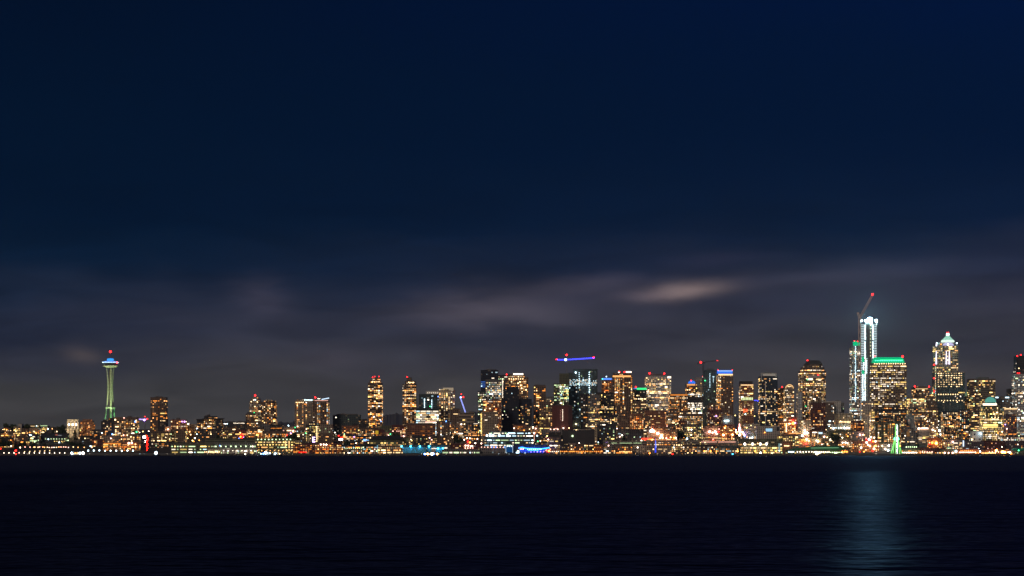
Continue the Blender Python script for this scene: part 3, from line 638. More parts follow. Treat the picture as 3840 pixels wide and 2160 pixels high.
mb.lathe([(25 * t.k, lo), (26 * t.k, lo + 4 * t.k), (22 * t.k, lo + 8 * t.k)], fm2, 8, c.x, 20)
for k in range(6):
    ra, rb_ = (22 - k * 2.8) * t.k, (22 - k * 2.8 - 2.4) * t.k; za = lo + (8 + k * 2.8) * t.k
    mb.lathe([(ra, za), (rb_, za + 2.1 * t.k)], gr2, 8, c.x, 20); mb.lathe([(rb_, za + 2.1 * t.k), (rb_ - .2, za + 2.8 * t.k)], fm2, 8, c.x, 20)
mb.build('pyramid_dome', t.root); mb = MB(); mb.lathe([(5.5 * t.k, lo + 24 * t.k), (5.5 * t.k, lo + 33 * t.k), (.1, lo + 33.2 * t.k)], glow('lantern', (.8, 1, .92), 4, True), 8, c.x, 20); mb.build('lantern', t.root)
for dx in (-3, 3): t.beacon(3553.5 + dx, 1247, 1.1, 18)
mb = MB(); cc = t.loc(3556, 1296, 3.6); n = 12; rw_, rh = 21 * t.k, 13 * t.k
pp = [(cc.x + rw_ * math.cos(math.pi * k / n), cc.z + rh * math.sin(math.pi * k / n)) for k in range(n + 1)]
mb.face([(x, 3.2, z) for x, z in pp][::-1], glow('tympanum', (.66, .62, .95), .9, True)); 
for k in range(n): mb.face([(pp[k][0], 3.2, pp[k][1]), (pp[k + 1][0], 3.2, pp[k + 1][1]), (pp[k + 1][0], 6, pp[k + 1][1]), (pp[k][0], 6, pp[k][1])], PALEW)
mb.build('arched_gable', t.root); t.lamp(3555, 1292, 'white', 6, 2.2, 2.4)
for x, y0, y1 in ((3549, 1316, 1366), (3560, 1316, 1366), (3511, 1316, 1366), (3511.5, 1284, 1298)):
    a, b_ = t.loc(x, y1, 2.6), t.loc(x, y0, 2.6); mb = MB(); mb.bar(a, b_, 1.6, glow('light_column', (.86, .80, 1), 2.2, True), .6); mb.build('light_column', t.root)
t.lamp(3588, 1287, 'cool', 8, 1.8, 2); t.lamp(3514, 1287, 'cool', 8, 1.4, 2); t.lamp(3529, 1291, 'amber', 6, 1.4, 2)
for x in (3534, 3577): t.block('pier', x, x + 1.6, 1300, 1394, PALEW, 3.2, .7)
t.block('roof_ledge', 3512, 3617, 1394.5, 1397, plain('warm_ledge', (.5, .38, .3), .8), -1.5, 5)
for x in (3540, 3562, 3592): t.block('fin', x, x + .8, 1455, 1580, plain('fin_grey', (.35, .37, .36), .6), -.7, .6)
for q in ((3503, 1368), (3503, 1418), (3503, 1467)): t.beacon(q[0], q[1], 2.0, -1.5)
for k in range(26): t.lamp(3508, 1376 + k * 6.2, rnd.choice(['cool', 'lime', 'cream']), 3, .8, 1)
t = B('cupola_tower', 3617, 3636, 1486, 4300, 'small old tower with a green lit cupola and flagpole', cat='tower', wall='tan', pal='warm', p=.3)
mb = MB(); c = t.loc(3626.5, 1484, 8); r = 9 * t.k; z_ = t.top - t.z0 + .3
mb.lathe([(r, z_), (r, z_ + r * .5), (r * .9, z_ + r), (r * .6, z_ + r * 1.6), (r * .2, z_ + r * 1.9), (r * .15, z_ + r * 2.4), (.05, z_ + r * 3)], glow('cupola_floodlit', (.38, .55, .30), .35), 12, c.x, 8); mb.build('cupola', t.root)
t = B('office_tower', 3638, 3733, 1421, 4270, 'wide brown office tower with bands of yellow windows and a plain flat top', wall='brown', pal='yellow', p=.15, row=.3, bay=3, fl=3.8, ww=.9, wh=.45, ph=[(3663, 3708, 1414)])
t = B('office_building', 3686, 3765, 1540, 4100, 'stepped yellow lit office below a turquoise dome', wall='olive', pal='yellow', p=.4, row=.3, bay=3, tiers=[(3690, 3750, 1519)])
mb = MB(); c = t.loc(3714, 1519, 10); r = 21 * t.k; z_ = t.top - t.z0 + .4
mb.lathe([(r, z_ + 5), (r * .96, z_ + 5 + r * .3), (r * .8, z_ + 5 + r * .6), (r * .5, z_ + 5 + r * .88), (.1, z_ + 5 + r)], glow('turquoise_dome', (.16, .62, .50), .6, True), 20, c.x, 10)
mb.build('dome', t.root); strip(t, 3686, 3738, 1516.5, 7, 'white', 2.8, 0, 'drum'); 
for k in range(2): strip(t, 3687, 3742, 1594 + k * 7, 5, 'yellow', 2.6 - k)
strip(t, 3690, 3762, 1575, 3, 'cream', 1.0)
t = B('office_building', 3731, 3791, 1487, 4340, 'grey banded office with bluish lamps at two roof corners', wall='grey', pal='white', p=.08, row=.1, bay=3, wh=.4)
strip(t, 3733, 3744, 1490.5, 4, 'cool', 3); strip(t, 3770, 3784, 1490.5, 4, 'cool', 3)
t = B('office_tower', 3786, 3808, 1458, 4380, 'dark narrow tower behind the white gridded one', wall='dark', pal='white', p=.08)
t = B('office_tower', 3807, 3880, 1403, 4290, 'white gridded tower at the frame edge below a black upper block', wall='white', pal='white', p=.22, row=.1, bay=3, wh=.6, ww=.75, dim=.02, tiers=[(3813, 3880, 1335, dict(wall='dark', p=.03, dim=.02))])
for q in ((3815, 1335), (3828, 1331), (3816, 1399), (3823, 1399)): t.beacon(*q, 1.6 if q[1] < 1390 else 1.1, -1)
t = B('office_building', 3764, 3815, 1531, 4160, 'pale building with a floodlit gable beside the white gridded tower', wall='pale', pal='cream', p=.2, wh=.5)
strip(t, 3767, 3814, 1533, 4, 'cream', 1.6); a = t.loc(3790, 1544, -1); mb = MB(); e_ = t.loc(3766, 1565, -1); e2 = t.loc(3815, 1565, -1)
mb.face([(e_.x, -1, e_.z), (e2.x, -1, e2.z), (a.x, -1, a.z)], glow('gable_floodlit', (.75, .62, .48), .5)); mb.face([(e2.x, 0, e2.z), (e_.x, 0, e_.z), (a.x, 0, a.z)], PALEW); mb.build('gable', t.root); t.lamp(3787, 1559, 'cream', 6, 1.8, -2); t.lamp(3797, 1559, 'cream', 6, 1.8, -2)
# ---- middle and lower blocks, label by label
def low(x0, x1, yt, Y, label, name='building', **k):
    k['p'] = k.get('p', .28) * 1.3; k.setdefault('dep', 18); k.setdefault('fl', 3.1); k.setdefault('bay', 3.6)
    return B(name, x0, x1, yt, Y, label, **k)
A_ = 'apartment_building'; O_ = 'office_building'; H_ = 'house'
low(-12, 16, 1612, 4150, 'dark hillside house block with a green roof lamp at the frame edge', A_, wall='dark', pal='amber', p=.3)
low(14, 34, 1604, 4160, 'small hillside house with an arched bright window', H_, wall='brown', pal='warm', p=.35)
low(30, 50, 1617, 4080, 'brown hillside apartments stacked with warm windows near the frame edge', A_, wall='brown', pal='warm', p=.45)
low(50, 68, 1600, 4180, 'tan hillside flats with paired yellow windows before the blank pale block', A_, wall='tan', pal='yellow', p=.32)
low(67, 81, 1590, 4230, 'blank pale concrete block standing above the hillside houses', 'building', wall='pale', p=0, dim=0, ww=.05, ph=[(69, 79, 1588.5)])
low(80, 96, 1607, 4120, 'dim brown hillside house beside the blank pale block', H_, wall='brown', pal='warm', p=.15)
low(92, 152, 1592, 4330, 'long flat roofed dark block along the hilltop', 'building', wall='olive', pal='cream', p=.04)
low(108, 143, 1606, 4150, 'pale fronted hillside flats glowing gold at one corner', A_, wall='tan', pal='amber', p=.28)
t = low(148, 180, 1598, 4240, 'hilltop building with a turquoise lit roof strip', 'building', wall='dark', pal='cream', p=.3); strip(t, 152, 177, 1596.5, 3, 'lime', .8)
low(180, 205, 1602, 4200, 'unlit dark block between the turquoise roof and the arched towers', 'building', wall='dark', p=.05)
t = low(104, 141, 1628, 3960, 'small office with a pale green strip of windows and blue sign lamps', O_, wall='dark', pal='lime', p=.1, row=.1); strip(t, 105, 139, 1653, 4, 'lime', 1.1); t.lamp(112, 1631, 'cool', 6, 1.6); t.lamp(117, 1632, 'cool', 4, 1.2); t.lamp(117, 1644, 'yellow', 5, 1.8)
low(60, 104, 1636, 3900, 'dim brown terrace of hillside flats behind the pier road', A_, wall='brown', pal='warm', p=.2)
low(0, 44, 1640, 3860, 'low dark flats with red and amber windows near the frame edge', A_, wall='dark', pal='amber', p=.22)
t = low(153, 252, 1625, 3980, 'broad black office with faint white rooftop lettering panel', O_, wall='navy', pal='lime', p=.05, row=.12, fl=4)
t.block('sign_panel', 207, 216, 1628, 1633, glow('sign_dim_red', (.6, .18, .12), .5), -.6, .4); t.block('sign_panel', 217, 231, 1631.5, 1634, glow('sign_dim_white', (.7, .7, .75), .35), -.6, .4)
t.row_lamps(166, 248, 8, 1646, 'lime', 3, .9); t.row_lamps(200, 245, 5, 1655, 'yellow', 3, .9); t.lamp(181, 1647, 'cool', 6, 1.4); t.lamp(222, 1659, 'cool', 6, 1.5)
low(203, 232, 1613, 4090, 'low brown block with four warm roof lamps above the black office', 'building', wall='dark', pal='warm', p=.45)
low(230, 254, 1598, 4320, 'pale grey blank block beside the arched towers', 'building', wall='grey', p=.02, dim=0)
low(244, 300, 1608, 4180, 'tan podium of the arched towers with dark doorways', 'building', wall='cream', pal='warm', p=.1, mode='cols')
low(298, 350, 1590, 4180, 'brown apartment block with a curved top and two golden rows', A_, wall='rust', pal='amber', p=.3, row=.2, tiers=[(301, 346, 1579), (309, 339, 1573)])
low(300, 345, 1634, 4020, 'dark lower flats with few white windows beneath the curved top block', A_, wall='dark', pal='mix', p=.16)
low(344, 382, 1612, 4100, 'mid rise dark flats filling the gap before the wide terraced block', A_, wall='dark', pal='warm', p=.28)
low(379, 432, 1580, 4120, 'dark terraced apartment block stepping up below the observation tower', A_, wall='dark', pal='warm', p=.14, tiers=[(386, 432, 1575), (406, 430, 1567)])
t = low(430, 515, 1565, 4110, 'wide apartment block crowded with warm windows beside the tower legs', A_, wall='brown', pal='warm', p=.42, bay=4.2, ph=[(478, 492, 1560), (462, 468, 1563)])
t.lamp(432, 1574, 'cream', 6, 1.9); t.lamp(465, 1567, 'pink', 5, 1.4); t.lamp(507, 1581, 'blue', 8, 1.8); t.lamp(512, 1620, 'green', 5, 1.9, -3)
low(382, 452, 1634, 3960, 'tan terrace with scattered warm windows under the terraced block', A_, wall='tan', pal='warm', p=.22)
low(452, 520, 1628, 3940, 'low brown flats with large soft lamps under the wide apartment block', A_, wall='brown', pal='warm', p=.3)
low(345, 386, 1648, 3880, 'small dark house row with red tinted windows by the pier', H_, wall='maroon', pal='amber', p=.3)
t = low(385, 455, 1660, 3780, 'long low market shed with a gold lit eave', 'building', wall='brown', pal='amber', p=.5, row=.4); strip(t, 388, 453, 1663, 2.5, 'amber', 1.4)
t = low(455, 520, 1659, 3770, 'low shed with two glaring pink white lamps on its wall', 'building', wall='rust', pal='amber', p=.4); t.lamp(483, 1662, 'pink', 10, 2.3); t.lamp(494, 1661, 'pink', 9, 2.0); t.lamp(508, 1666, 'warm', 6, 1.6); strip(t, 460, 500, 1668, 2, 'warm', 1.3)
low(566, 640, 1618, 3990, 'brown apartments with yellow window columns beside the red street glow', A_, wall='brown', pal='yellow', p=.36, mode='cols')
low(618, 642, 1600, 4120, 'small tan flats beneath the lone brown slab tower', A_, wall='tan', pal='warm', p=.35)
low(560, 640, 1655, 3850, 'dark low row with small white and amber windows near the water', A_, wall='dark', pal='mix', p=.25)
low(640, 697, 1574, 4130, 'brown apartment block with two violet roof lamps', A_, wall='rust', pal='warm', p=.34, ph=[(647, 652, 1571), (661, 673, 1567)]).row_lamps(678, 697, 2, 1581, 'violet', 7, 1.6)
low(640, 695, 1610, 4010, 'front apartments with golden stair windows below the violet lamps', A_, wall='brown', pal='yellow', p=.4, mode='cols')
low(697, 743, 1591, 4160, 'pale tan office with a row of dark square openings', O_, wall='tan', pal='cream', p=.03, dim=.02, bay=3.2).lamp(706, 1590, 'white', 8, 1.7)
t = low(738, 760, 1572, 4110, 'corner wing with flared roof of the wide stepped apartment block', A_, wall='dark', pal='warm', p=.4, roofx=1.25)
low(757, 810, 1570, 4120, 'wide stepped apartment block with bright gold upper windows', A_, wall='dark', pal='warm', p=.4, row=.1, tiers=[(765, 810, 1561)], ph=[(768, 785, 1558), (778, 786, 1554)])
low(806, 833, 1569, 4100, 'dark wing with overhanging flat roof ending the stepped block', A_, wall='dark', pal='warm', p=.14, roofx=1.25, ph=None)
low(742, 830, 1608, 4000, 'black lower flats with few lamps below the stepped block', A_, wall='dark', pal='warm', p=.12)
t = low(832, 922, 1583, 4180, 'long dark hall with a line of small white lamps along its eave', 'building', wall='dark', pal='warm', p=.04, ph=[(845, 880, 1580), (890, 921, 1579)]); t.row_lamps(875, 917, 9, 1587, 'white', 4, .8); t.row_lamps(838, 856, 3, 1589, 'cool', 6, 1.2)
low(835, 885, 1603, 4050, 'brown flats with paired cream windows before the long dark hall', A_, wall='brown', pal='cream', p=.3)
t = low(880, 925, 1612, 3990, 'maroon block behind the red and yellow neon cluster', 'building', wall='maroon', pal='warm', p=.3)
for x, y, h_, s_, r_ in ((901, 1623, 'yellow', 5, 1.6), (906, 1630, 'red', 7, 2.4), (911, 1637, 'red', 6, 2.2), (902, 1638, 'orange', 7, 2.2), (896, 1644, 'blue', 6, 1.4), (906, 1643, 'red', 6, 1.8), (913, 1639, 'violet', 6, 1.2)): t.lamp(x, y, h_, s_, r_, -3, 'neon_sign')
low(925, 985, 1602, 4100, 'brown flats with amber windows at the foot of the twin warm towers', A_, wall='brown', pal='amber', p=.38)
low(978, 1012, 1590, 4130, 'grey apartment block with small dark square windows', A_, wall='grey', pal='warm', p=.03, dim=0)
low(1012, 1060, 1592, 4100, 'black topped low block over a row of dim arched openings', 'building', wall='dark', pal='amber', p=.3, skip=[(.6, 1)]).row_lamps(1015, 1056, 9, 1606, 'amber', 2, 1.0)
low(985, 1070, 1618, 3980, 'long brown row with big warm shop windows', 'building', wall='brown', pal='warm', p=.5)
low(1060, 1108, 1600, 4080, 'dim tan flats around a bluish street lamp', A_, wall='tan', pal='pink', p=.2)
t = low(1146, 1196, 1594, 4020, 'black tall block with an outlined edge of yellow windows', A_, wall='dark', pal='yellow', p=.4, bay=3.4, mode='patch', tiers=[(1158, 1178, 1583)]); 
for k in range(13): t.lamp(1188, 1600 + k * 5, 'cream', 4, 1.1)
low(1104, 1148, 1606, 4040, 'brown flats below the white roofline tower', A_, wall='brown', pal='mix', p=.3)
low(1196, 1246, 1592, 4090, 'pale brown office with dark ribbon windows', O_, wall='tan', pal='lime', p=.07, row=.05)
low(1196, 1250, 1625, 3960, 'plain brown hall behind three white pier lamps', 'building', wall='brown', pal='warm', p=.04)
# long cruise pier and its sheds
t = low(640, 800, 1664, 3640, 'long low pier terminal lit pale green inside', 'pier_building', wall='olive', pal='lime', p=.35, row=.8, fl=5, bay=5, ww=.5, wh=.35, base=2.6, dep=24, tint=(.6, 1, .5)); t.lamp(824, 1671, 'blue', 5, 1.1)
t = low(784, 960, 1661, 3655, 'pale upper storey of the pier terminal with few windows', 'pier_building', wall='grey', pal='lime', p=.06, row=0, fl=5, base=2.6, dim=.03); t.row_lamps(800, 950, 8, 1674, 'lime', 4, 1.4)
t = low(780, 960, 1684, 3630, 'pale moored cruise boat shed with bright dockside lamps', 'pier_building', wall='pale', pal='lime', p=.3, fl=3, base=2.6); t.row_lamps(765, 825, 9, 1695, 'cream', 6, 1.2); t.row_lamps(830, 950, 7, 1690, 'white', 5, 1.1)
low(770, 970, 1645, 3760, 'long dim parking deck edge above the pier terminal', 'parking_deck', wall='olive', pal='amber', p=.4, row=.2, fl=4, skip=[(.5, 1)], bay=8, ww=.96, wh=.3)
t = low(955, 1100, 1645, 3680, 'long open deck building with yellow lit floors and two glowing columns', 'pier_building', wall='olive', pal='yellow', p=.45, row=.3, fl=4.4, bay=4.6, ww=.55, wh=.4, base=2.6, dep=26, tint=(.9, 1, .3))
for x in (1070, 1084): t.block('light_column', x - 1.4, x + 1.4, 1653, 1680, glow('column_warm', (1, .62, .24), 1.8, True), -1, .8)
t.row_lamps(960, 1096, 10, 1648, 'lime', 4, 1.1); t.row_lamps(962, 1064, 9, 1668, 'yellow', 4, 1.1); t.row_lamps(958, 1100, 9, 1690, 'warm', 4, 1.0)
t = low(1098, 1280, 1664, 3650, 'long dark waterfront hotel dotted with amber rooms under a violet letter sign', 'hotel', wall='maroon', pal='amber', p=.5, row=0, fl=3.1, bay=4.2, base=2.6, dep=22, dim=.05)
strip(t, 1120, 1150, 1696, 3, 'red', 3, -1.5, 'neon_sign'); strip(t, 1100, 1115, 1695, 3, 'amber', 1.4)
low(1105, 1125, 1652, 3720, 'small golden lit pavilion beside the yellow deck building', 'building', wall='cream', pal='yellow', p=.8, dim=.8)
# cyan pier and neighbours
low(1282, 1342, 1597, 4060, 'dull red brick block with amber windows before the dark glass office', 'building', wall='rust', pal='amber', p=.12)
low(1320, 1380, 1590, 4110, 'brown flats with white roof lamps beside the dark glass office', A_, wall='dark', pal='warm', p=.25, tiers=[(1345, 1375, 1572)])
low(1335, 1425, 1605, 4010, 'busy brown row of cream windows below the three beacon tower', A_, wall='brown', pal='warm', p=.45)
low(1425, 1475, 1596, 4060, 'flat olive building with two yellow windows between the twin slender towers', 'building', wall='olive', pal='yellow', p=.12)
low(1470, 1522, 1594, 4050, 'maroon flats with pink windows behind the orange striped office', A_, wall='maroon', pal='pink', p=.4)
low(1402, 1440, 1611, 3960, 'small hut like block with a golden shopfront and dark roof', 'shop', wall='maroon', pal='amber', p=.2).block('shopfront', 1408, 1419, 1615, 1628, glow('shop_gold', (1, .62, .05), .55), -.6, .5)
low(1442, 1500, 1622, 3930, 'shop row with an orange glowing canopy', 'shop', wall='brown', pal='mix', p=.35)
t = low(1526, 1632, 1590, 4000, 'broad office washed orange by street light with dark window bays', O_, wall='rust', pal='amber', p=.12, row=.08, bay=5, fl=4, ww=.8, wh=.5, base=None); t.block('canopy', 1530, 1632, 1588.5, 1590.4, plain('warm_ledge', (.5, .38, .3), .8), -2, 4)
t = low(1283, 1335, 1628, 3900, 'dark row with shop lamps and a lime spire light', 'building', wall='dark', pal='mix', p=.35)
low(1335, 1392, 1633, 3880, 'black low flats dotted with small warm windows', A_, wall='dark', pal='warm', p=.25)
t = low(1387, 1508, 1648, 3780, 'pale yellow lit office under a wide black hipped roof', O_, wall='olive', pal='yellow', p=.4, row=.4, fl=4, tint=(.9, .9, .5))
a, b_ = t.loc(1385, 1648, -3), t.loc(1511, 1633, -3); mb = MB(); q = 16 * t.k; mb.prism([(a.x, -2), (b_.x, -2), (b_.x, 22), (a.x, 22)], t.top - t.z0 + .4, b_.z, plain('slate', (.04, .042, .045), .7), [(a.x + q, 8), (b_.x - q, 8), (b_.x - q, 12), (a.x + q, 12)]); mb.build('hipped_roof', t.root)
t.block('sign', 1362, 1372, 1647, 1654, glow('sign_blue', (.15, .35, 1), 3, True), -4, .6, 'blue glowing sign panel'); t.block('sign', 1373, 1383, 1649.5, 1651.5, glow('sign_blue2', (.2, .5, 1), 2, True), -4, .6)
low(1410, 1512, 1670, 3665, 'pier office with cream windows in two rows', 'pier_building', wall='brown', pal='cream', p=.45, row=.5, fl=4, base=2.6)
t = low(1280, 1416, 1668, 3655, 'waterfront hotel of small green and amber rooms beside a cyan lit post', 'hotel', wall='navy', pal='mix', p=.5, fl=3.1, bay=3.2, base=2.6); t.row_lamps(1290, 1360, 9, 1681, 'lime', 3, .9); t.block('light_post', 1414, 1416.5, 1669, 1697, glow('cyan_post', (.2, .62, .85), .7), -1.5, .8)
t = low(1510, 1600, 1669, 3650, 'cyan floodlit pier shed with a row of blue wall lamps', 'pier_building', wall='teal', pal='cool', p=.05, fl=5, base=2.6, dim=0); CYW = plain('cyan_light_tint', (.10, .45, .62), .6)  # light of the cyan lamps is put into this wall colour
t.block('cyan_lit_wall', 1511, 1599, 1677, 1699, CYW, -.8, .7)
for x in (1506, 1540, 1574.5): t.lamp(x, 1674, 'cyan', 18, 1.7, -4.5)
t = low(1600, 1680, 1668, 3656, 'second cyan lit pier shed with pale booths along its front', 'pier_building', wall='teal', pal='white', p=.3, fl=4, base=2.6, dim=0); t.block('cyan_lit_wall', 1602, 1660, 1678, 1699, CYW, -.8, .7)
for x, y in ((1609, 1674), (1643, 1682), (1661, 1682)): t.lamp(x, y, 'cyan', 18, 1.7, -4.5)
for x in (1550, 1580, 1618): t.block('booth', x, x + 15, 1683, 1696, plain('pale_concrete', (.55, .50, .44), .8), -6, 4); strip(t, x, x + 20, 1682, 2, 'white', 2, -6.5)
t = low(1545, 1640, 1634, 3850, 'dark flats with evenly spaced yellow windows behind the cyan pier shed', A_, wall='dark', pal='yellow', p=.35)
t = low(1500, 1548, 1640, 3800, 'small pavilion lit olive green beside the hipped roof office', 'building', wall='olive', pal='yellow', p=.4)
low(1636, 1700, 1578, 4050, 'brown apartments with yellow window strings below the pale curved tower', A_, wall='brown', pal='mix', p=.42, mode='cols')
low(1690, 1745, 1588, 4010, 'dark brown flats with lamps behind two tall white masts', A_, wall='brown', pal='warm', p=.2)
t = low(1740, 1798, 1587, 4000, 'black block with a white rooftop sign strip and gold windows', 'building', wall='dark', pal='amber', p=.25); strip(t, 1776, 1792, 1589, 2.2, 'white', 1.3)
low(1640, 1700, 1635, 3900, 'unlit brown row before the mast yard', 'building', wall='brown', pal='warm', p=.12)
t = low(1690, 1800, 1664, 3700, 'low maroon terminal with a red glowing sign and two round lamps', 'building', wall='maroon', pal='cream', p=.15); t.row_lamps(1740, 1778, 4, 1680, 'pink', 5, 1.3); t.lamp(1755, 1657, 'red', 8, 2.2, -4); t.lamp(1762, 1659, 'orange', 8, 2.0, -4); t.lamp(1746, 1671, 'pink', 8, 1.8); t.lamp(1756, 1671, 'pink', 8, 1.8)
low(1658, 1740, 1684, 3645, 'pale glazed pier shed with green topped doorways', 'pier_building', wall='grey', pal='lime', p=.45, fl=4, base=2.6)
low(1735, 1800, 1686, 3640, 'grey pier shed with small silver lamps', 'pier_building', wall='grey', pal='cool', p=.25, fl=4, base=2.6)
t = low(1797, 1915, 1678, 3650, 'long grey boat shed with red and blue dock lamps along the eave', 'pier_building', wall='grey', pal='cool', p=.2, fl=5, base=2.6); t.row_lamps(1800, 1905, 9, 1677, 'pink', 4, 1.1); t.row_lamps(1836, 1900, 4, 1677, 'blue', 6, 1.1)
t = low(1896, 1925, 1671, 3640, 'square kiosk outlined in white with deep blue glass', 'kiosk', wall='navy', p=.1, pal='cool', base=2.6, dim=0); t.block('frame', 1896, 1898, 1671, 1698, glow('frame_white', (.6, .8, 1), .8), -1, .7); t.block('frame', 1921.5, 1923.5, 1671, 1698, glow('frame_white', (.6, .8, 1), .8), -1, .7); t.row_lamps(1899, 1922, 3, 1673, 'cool', 7, 1.2); t.block('glass_panel', 1899, 1921, 1676, 1696, glow('blue_glass', (.01, .10, .35), .5), -.8, .5)
t = low(1815, 2002, 1640, 3760, 'large glass terminal hall with brilliant white and turquoise floors', 'terminal', wall='teal', pal='cool', p=.5, row=.7, fl=4.5, bay=5, ww=.66, wh=.42, dep=30, tint=(.6, 1, .9), tiers=[(1822, 2002, 1630), (1836, 1990, 1618)])
for x in (1826, 1838, 1849, 1873, 1904, 1839): t.lamp(x, 1630 + rnd.uniform(-2, 8), 'cool', 9, 2.0, -2)
low(1690, 1818, 1672, 3725, 'dark concrete sea wall building beside the maroon terminal', 'building', wall='plum', pal='mix', p=.06)
low(1925, 1975, 1594, 4010, 'low orange lit block with a red brown roof before the black slab', 'building', wall='rust', pal='amber', p=.2)
low(1968, 2025, 1600, 3990, 'brown base block with a golden strip lamp', 'building', wall='brown', pal='warm', p=.2)
low(2030, 2112, 1608, 3960, 'wide grey concrete block with round wall lamps in front of the red block', 'building', wall='grey', pal='warm', p=.07).row_lamps(2058, 2098, 3, 1610, 'pink', 6, 1.6)
low(2058, 2104, 1622, 3900, 'dark green tinted office with few white windows', O_, wall='dark', pal='lime', p=.1)
low(2110, 2230, 1613, 3860, 'huge unlit dark warehouse with two lit loft windows', 'warehouse', wall='dark', pal='cream', p=.0, dim=0, ww=.02).lamp(2147, 1635, 'lime', 3, 2.2)
low(2150, 2215, 1611, 3950, 'pale ledge roof peeking above the dark warehouse', 'building', wall='pale', p=0, dim=0)
low(2230, 2262, 1606, 3920, 'narrow cream lit stair block beside the dark warehouse', 'building', wall='cream', pal='warm', p=.4, dim=.4)
low(2050, 2102, 1640, 3780, 'violet tinted condominium with cream windows behind the blue neon pier', A_, wall='plum', pal='cream', p=.2)
low(2100, 2160, 1655, 3740, 'dark condominium with yellow window pairs before the warehouse', A_, wall='dark', pal='yellow', p=.3)
low(2005, 2060, 1632, 3850, 'dark block behind a turquoise shop light', 'building', wall='dark', pal='mix', p=.12).lamp(2014, 1634, 'cool', 3, 2)
t = low(1925, 2052, 1668, 3660, 'pier hall outlined by a curving bright blue neon eave', 'pier_building', wall='navy', pal='blue' if 'blue' in PAL else 'cool', p=.1, fl=4, base=2.6, dim=0)
pts = [(1945, 1681), (1952, 1678.5), (1960, 1678), (1967, 1680), (1975, 1682), (2000, 1682.5), (2030, 1683), (2045, 1681.5), (2061, 1678.5)]
mb = MB(); NEON = []; nb_ = glow('neon_blue', (.03, .22, 1), 6, True)
for a, b_ in zip(pts, pts[1:]): mb.bar(t.loc(a[0], a[1], -4), t.loc(b_[0], b_[1], -4), .95, nb_)
mb.build('neon_eave', t.root); mb = MB()
for a, b_ in zip([(1980, 1689), (1990, 1688), (2015, 1689)], [(1990, 1688), (2015, 1689), (2020, 1691)]): mb.bar(t.loc(a[0], a[1], -5), t.loc(b_[0], b_[1], -5), .6, nb_)
mb.build('neon_eave', t.root); t.block('blue_wall', 1948, 2040, 1685, 1697, plain('blue_glow_tint', (.05, .12, .5), .6), -.8, .7)  # neon glow on the wall is put into its blue colour
for x_ in (1950, 1975, 2000, 2025, 2050): q_ = t.loc(x_, 1685, -9); NEON.append((t, q_))
t.row_lamps(1948, 1966, 3, 1684, 'pink', 7, 1.1, -4.8); t.row_lamps(1976, 2032, 8, 1685, 'cool', 4, .9, -4.8); t.lamp(2052, 1691, 'red', 12, 2.2, -4); t.lamp(2058, 1691, 'orange', 12, 2.4, -4); t.lamp(1943, 1692, 'lime', 7, 2, -4); t.row_lamps(1985, 2045, 5, 1694, 'violet', 4, 1.2, -4)
LOWC = [(2060, 2100, 1660, 'plum', 'cream', 'plum waterfront condominium with white round lamps'), (2098, 2135, 1668, 'dark', 'yellow', 'dark waterfront condominium with gold upper windows'), (2133, 2160, 1662, 'tan', 'amber', 'tan gabled waterfront flats with an orange arcade'), (2158, 2192, 1666, 'brown', 'warm', 'brown waterfront flats with grey gables and orange arcade'), (2190, 2228, 1664, 'dark', 'yellow', 'near black waterfront flats dotted gold'), (2226, 2262, 1668, 'rust', 'amber', 'rust waterfront flats lit orange at street level')]
for x0, x1, y, wl, pl, lb in LOWC:
    t = low(x0, x1, y, 3660, lb, A_, wall=wl, pal=pl, p=.28, base=2.6, bay=3.2); t.row_lamps(x0 + 2, x1 - 2, 5, 1693, 'amber' if wl != 'plum' else 'white', 3, 1.1, -2.5); strip(t, x0 + 3, x1 - 9, 1691, 4, 'orange', .12)
low(2262, 2330, 1666, 3670, 'pale ribbed pier shed beneath the start of the elevated road', 'pier_building', wall='grey', pal='mix', p=.08, base=2.6)
low(2300, 2372, 1670, 3655, 'brown pier shed with orange doors and street lamps', 'pier_building', wall='brown', pal='amber', p=.25, base=2.6).row_lamps(2322, 2370, 8, 1694, 'warm', 5, 1.1)
low(2372, 2440, 1670, 3668, 'tan ribbed warehouse behind a line of tiny quay lamps', 'warehouse', wall='tan', pal='warm', p=.12, base=2.6)
low(2438, 2520, 1672, 3660, 'pale ribbed warehouse behind the blue light spire', 'warehouse', wall='tan', pal='cream', p=.1, base=2.6)
low(2518, 2600, 1667, 3658, 'brown pier hall dotted with round cream lamps', 'pier_building', wall='brown', pal='cream', p=.3, base=2.6).row_lamps(2524, 2560, 4, 1669, 'cream', 5, 1.2)
low(2598, 2690, 1668, 3656, 'dark glass pier hall with amber doorway lamps', 'pier_building', wall='dark', pal='mix', p=.4, base=2.6).row_lamps(2630, 2745, 5, 1692, 'amber', 8, 1.6, -3)
low(2688, 2770, 1672, 3652, 'dark pier hall with a low curved roof and teal windows', 'pier_building', wall='teal', pal='mix', p=.35, base=2.6)
low(2240, 2312, 1596, 3900, 'black lower office with few greenish rows at the hillside foot', O_, wall='dark', pal='lime', p=.12, row=.2)
low(2250, 2316, 1556, 4040, 'banded office lit by one strong yellow strip', O_, wall='dark', pal='cream', p=.2, row=.4)
low(2322, 2368, 1546, 4040, 'brown apartment slab with stacked orange window pairs', A_, wall='brown', pal='amber', p=.42, mode='cols')
low(2362, 2412, 1553, 4020, 'brown flats with glowing orange bays beside the stacked pairs', A_, wall='rust', pal='amber', p=.45)
low(2300, 2346, 1520, 4120, 'dark brown backing tower with white vertical edges', 'apartment_tower', wall='brown', pal='warm', p=.2, mode='cols')
low(2372, 2424, 1505, 4100, 'dim brown tower below the green roof band', 'apartment_tower', wall='brown', pal='yellow', p=.2)
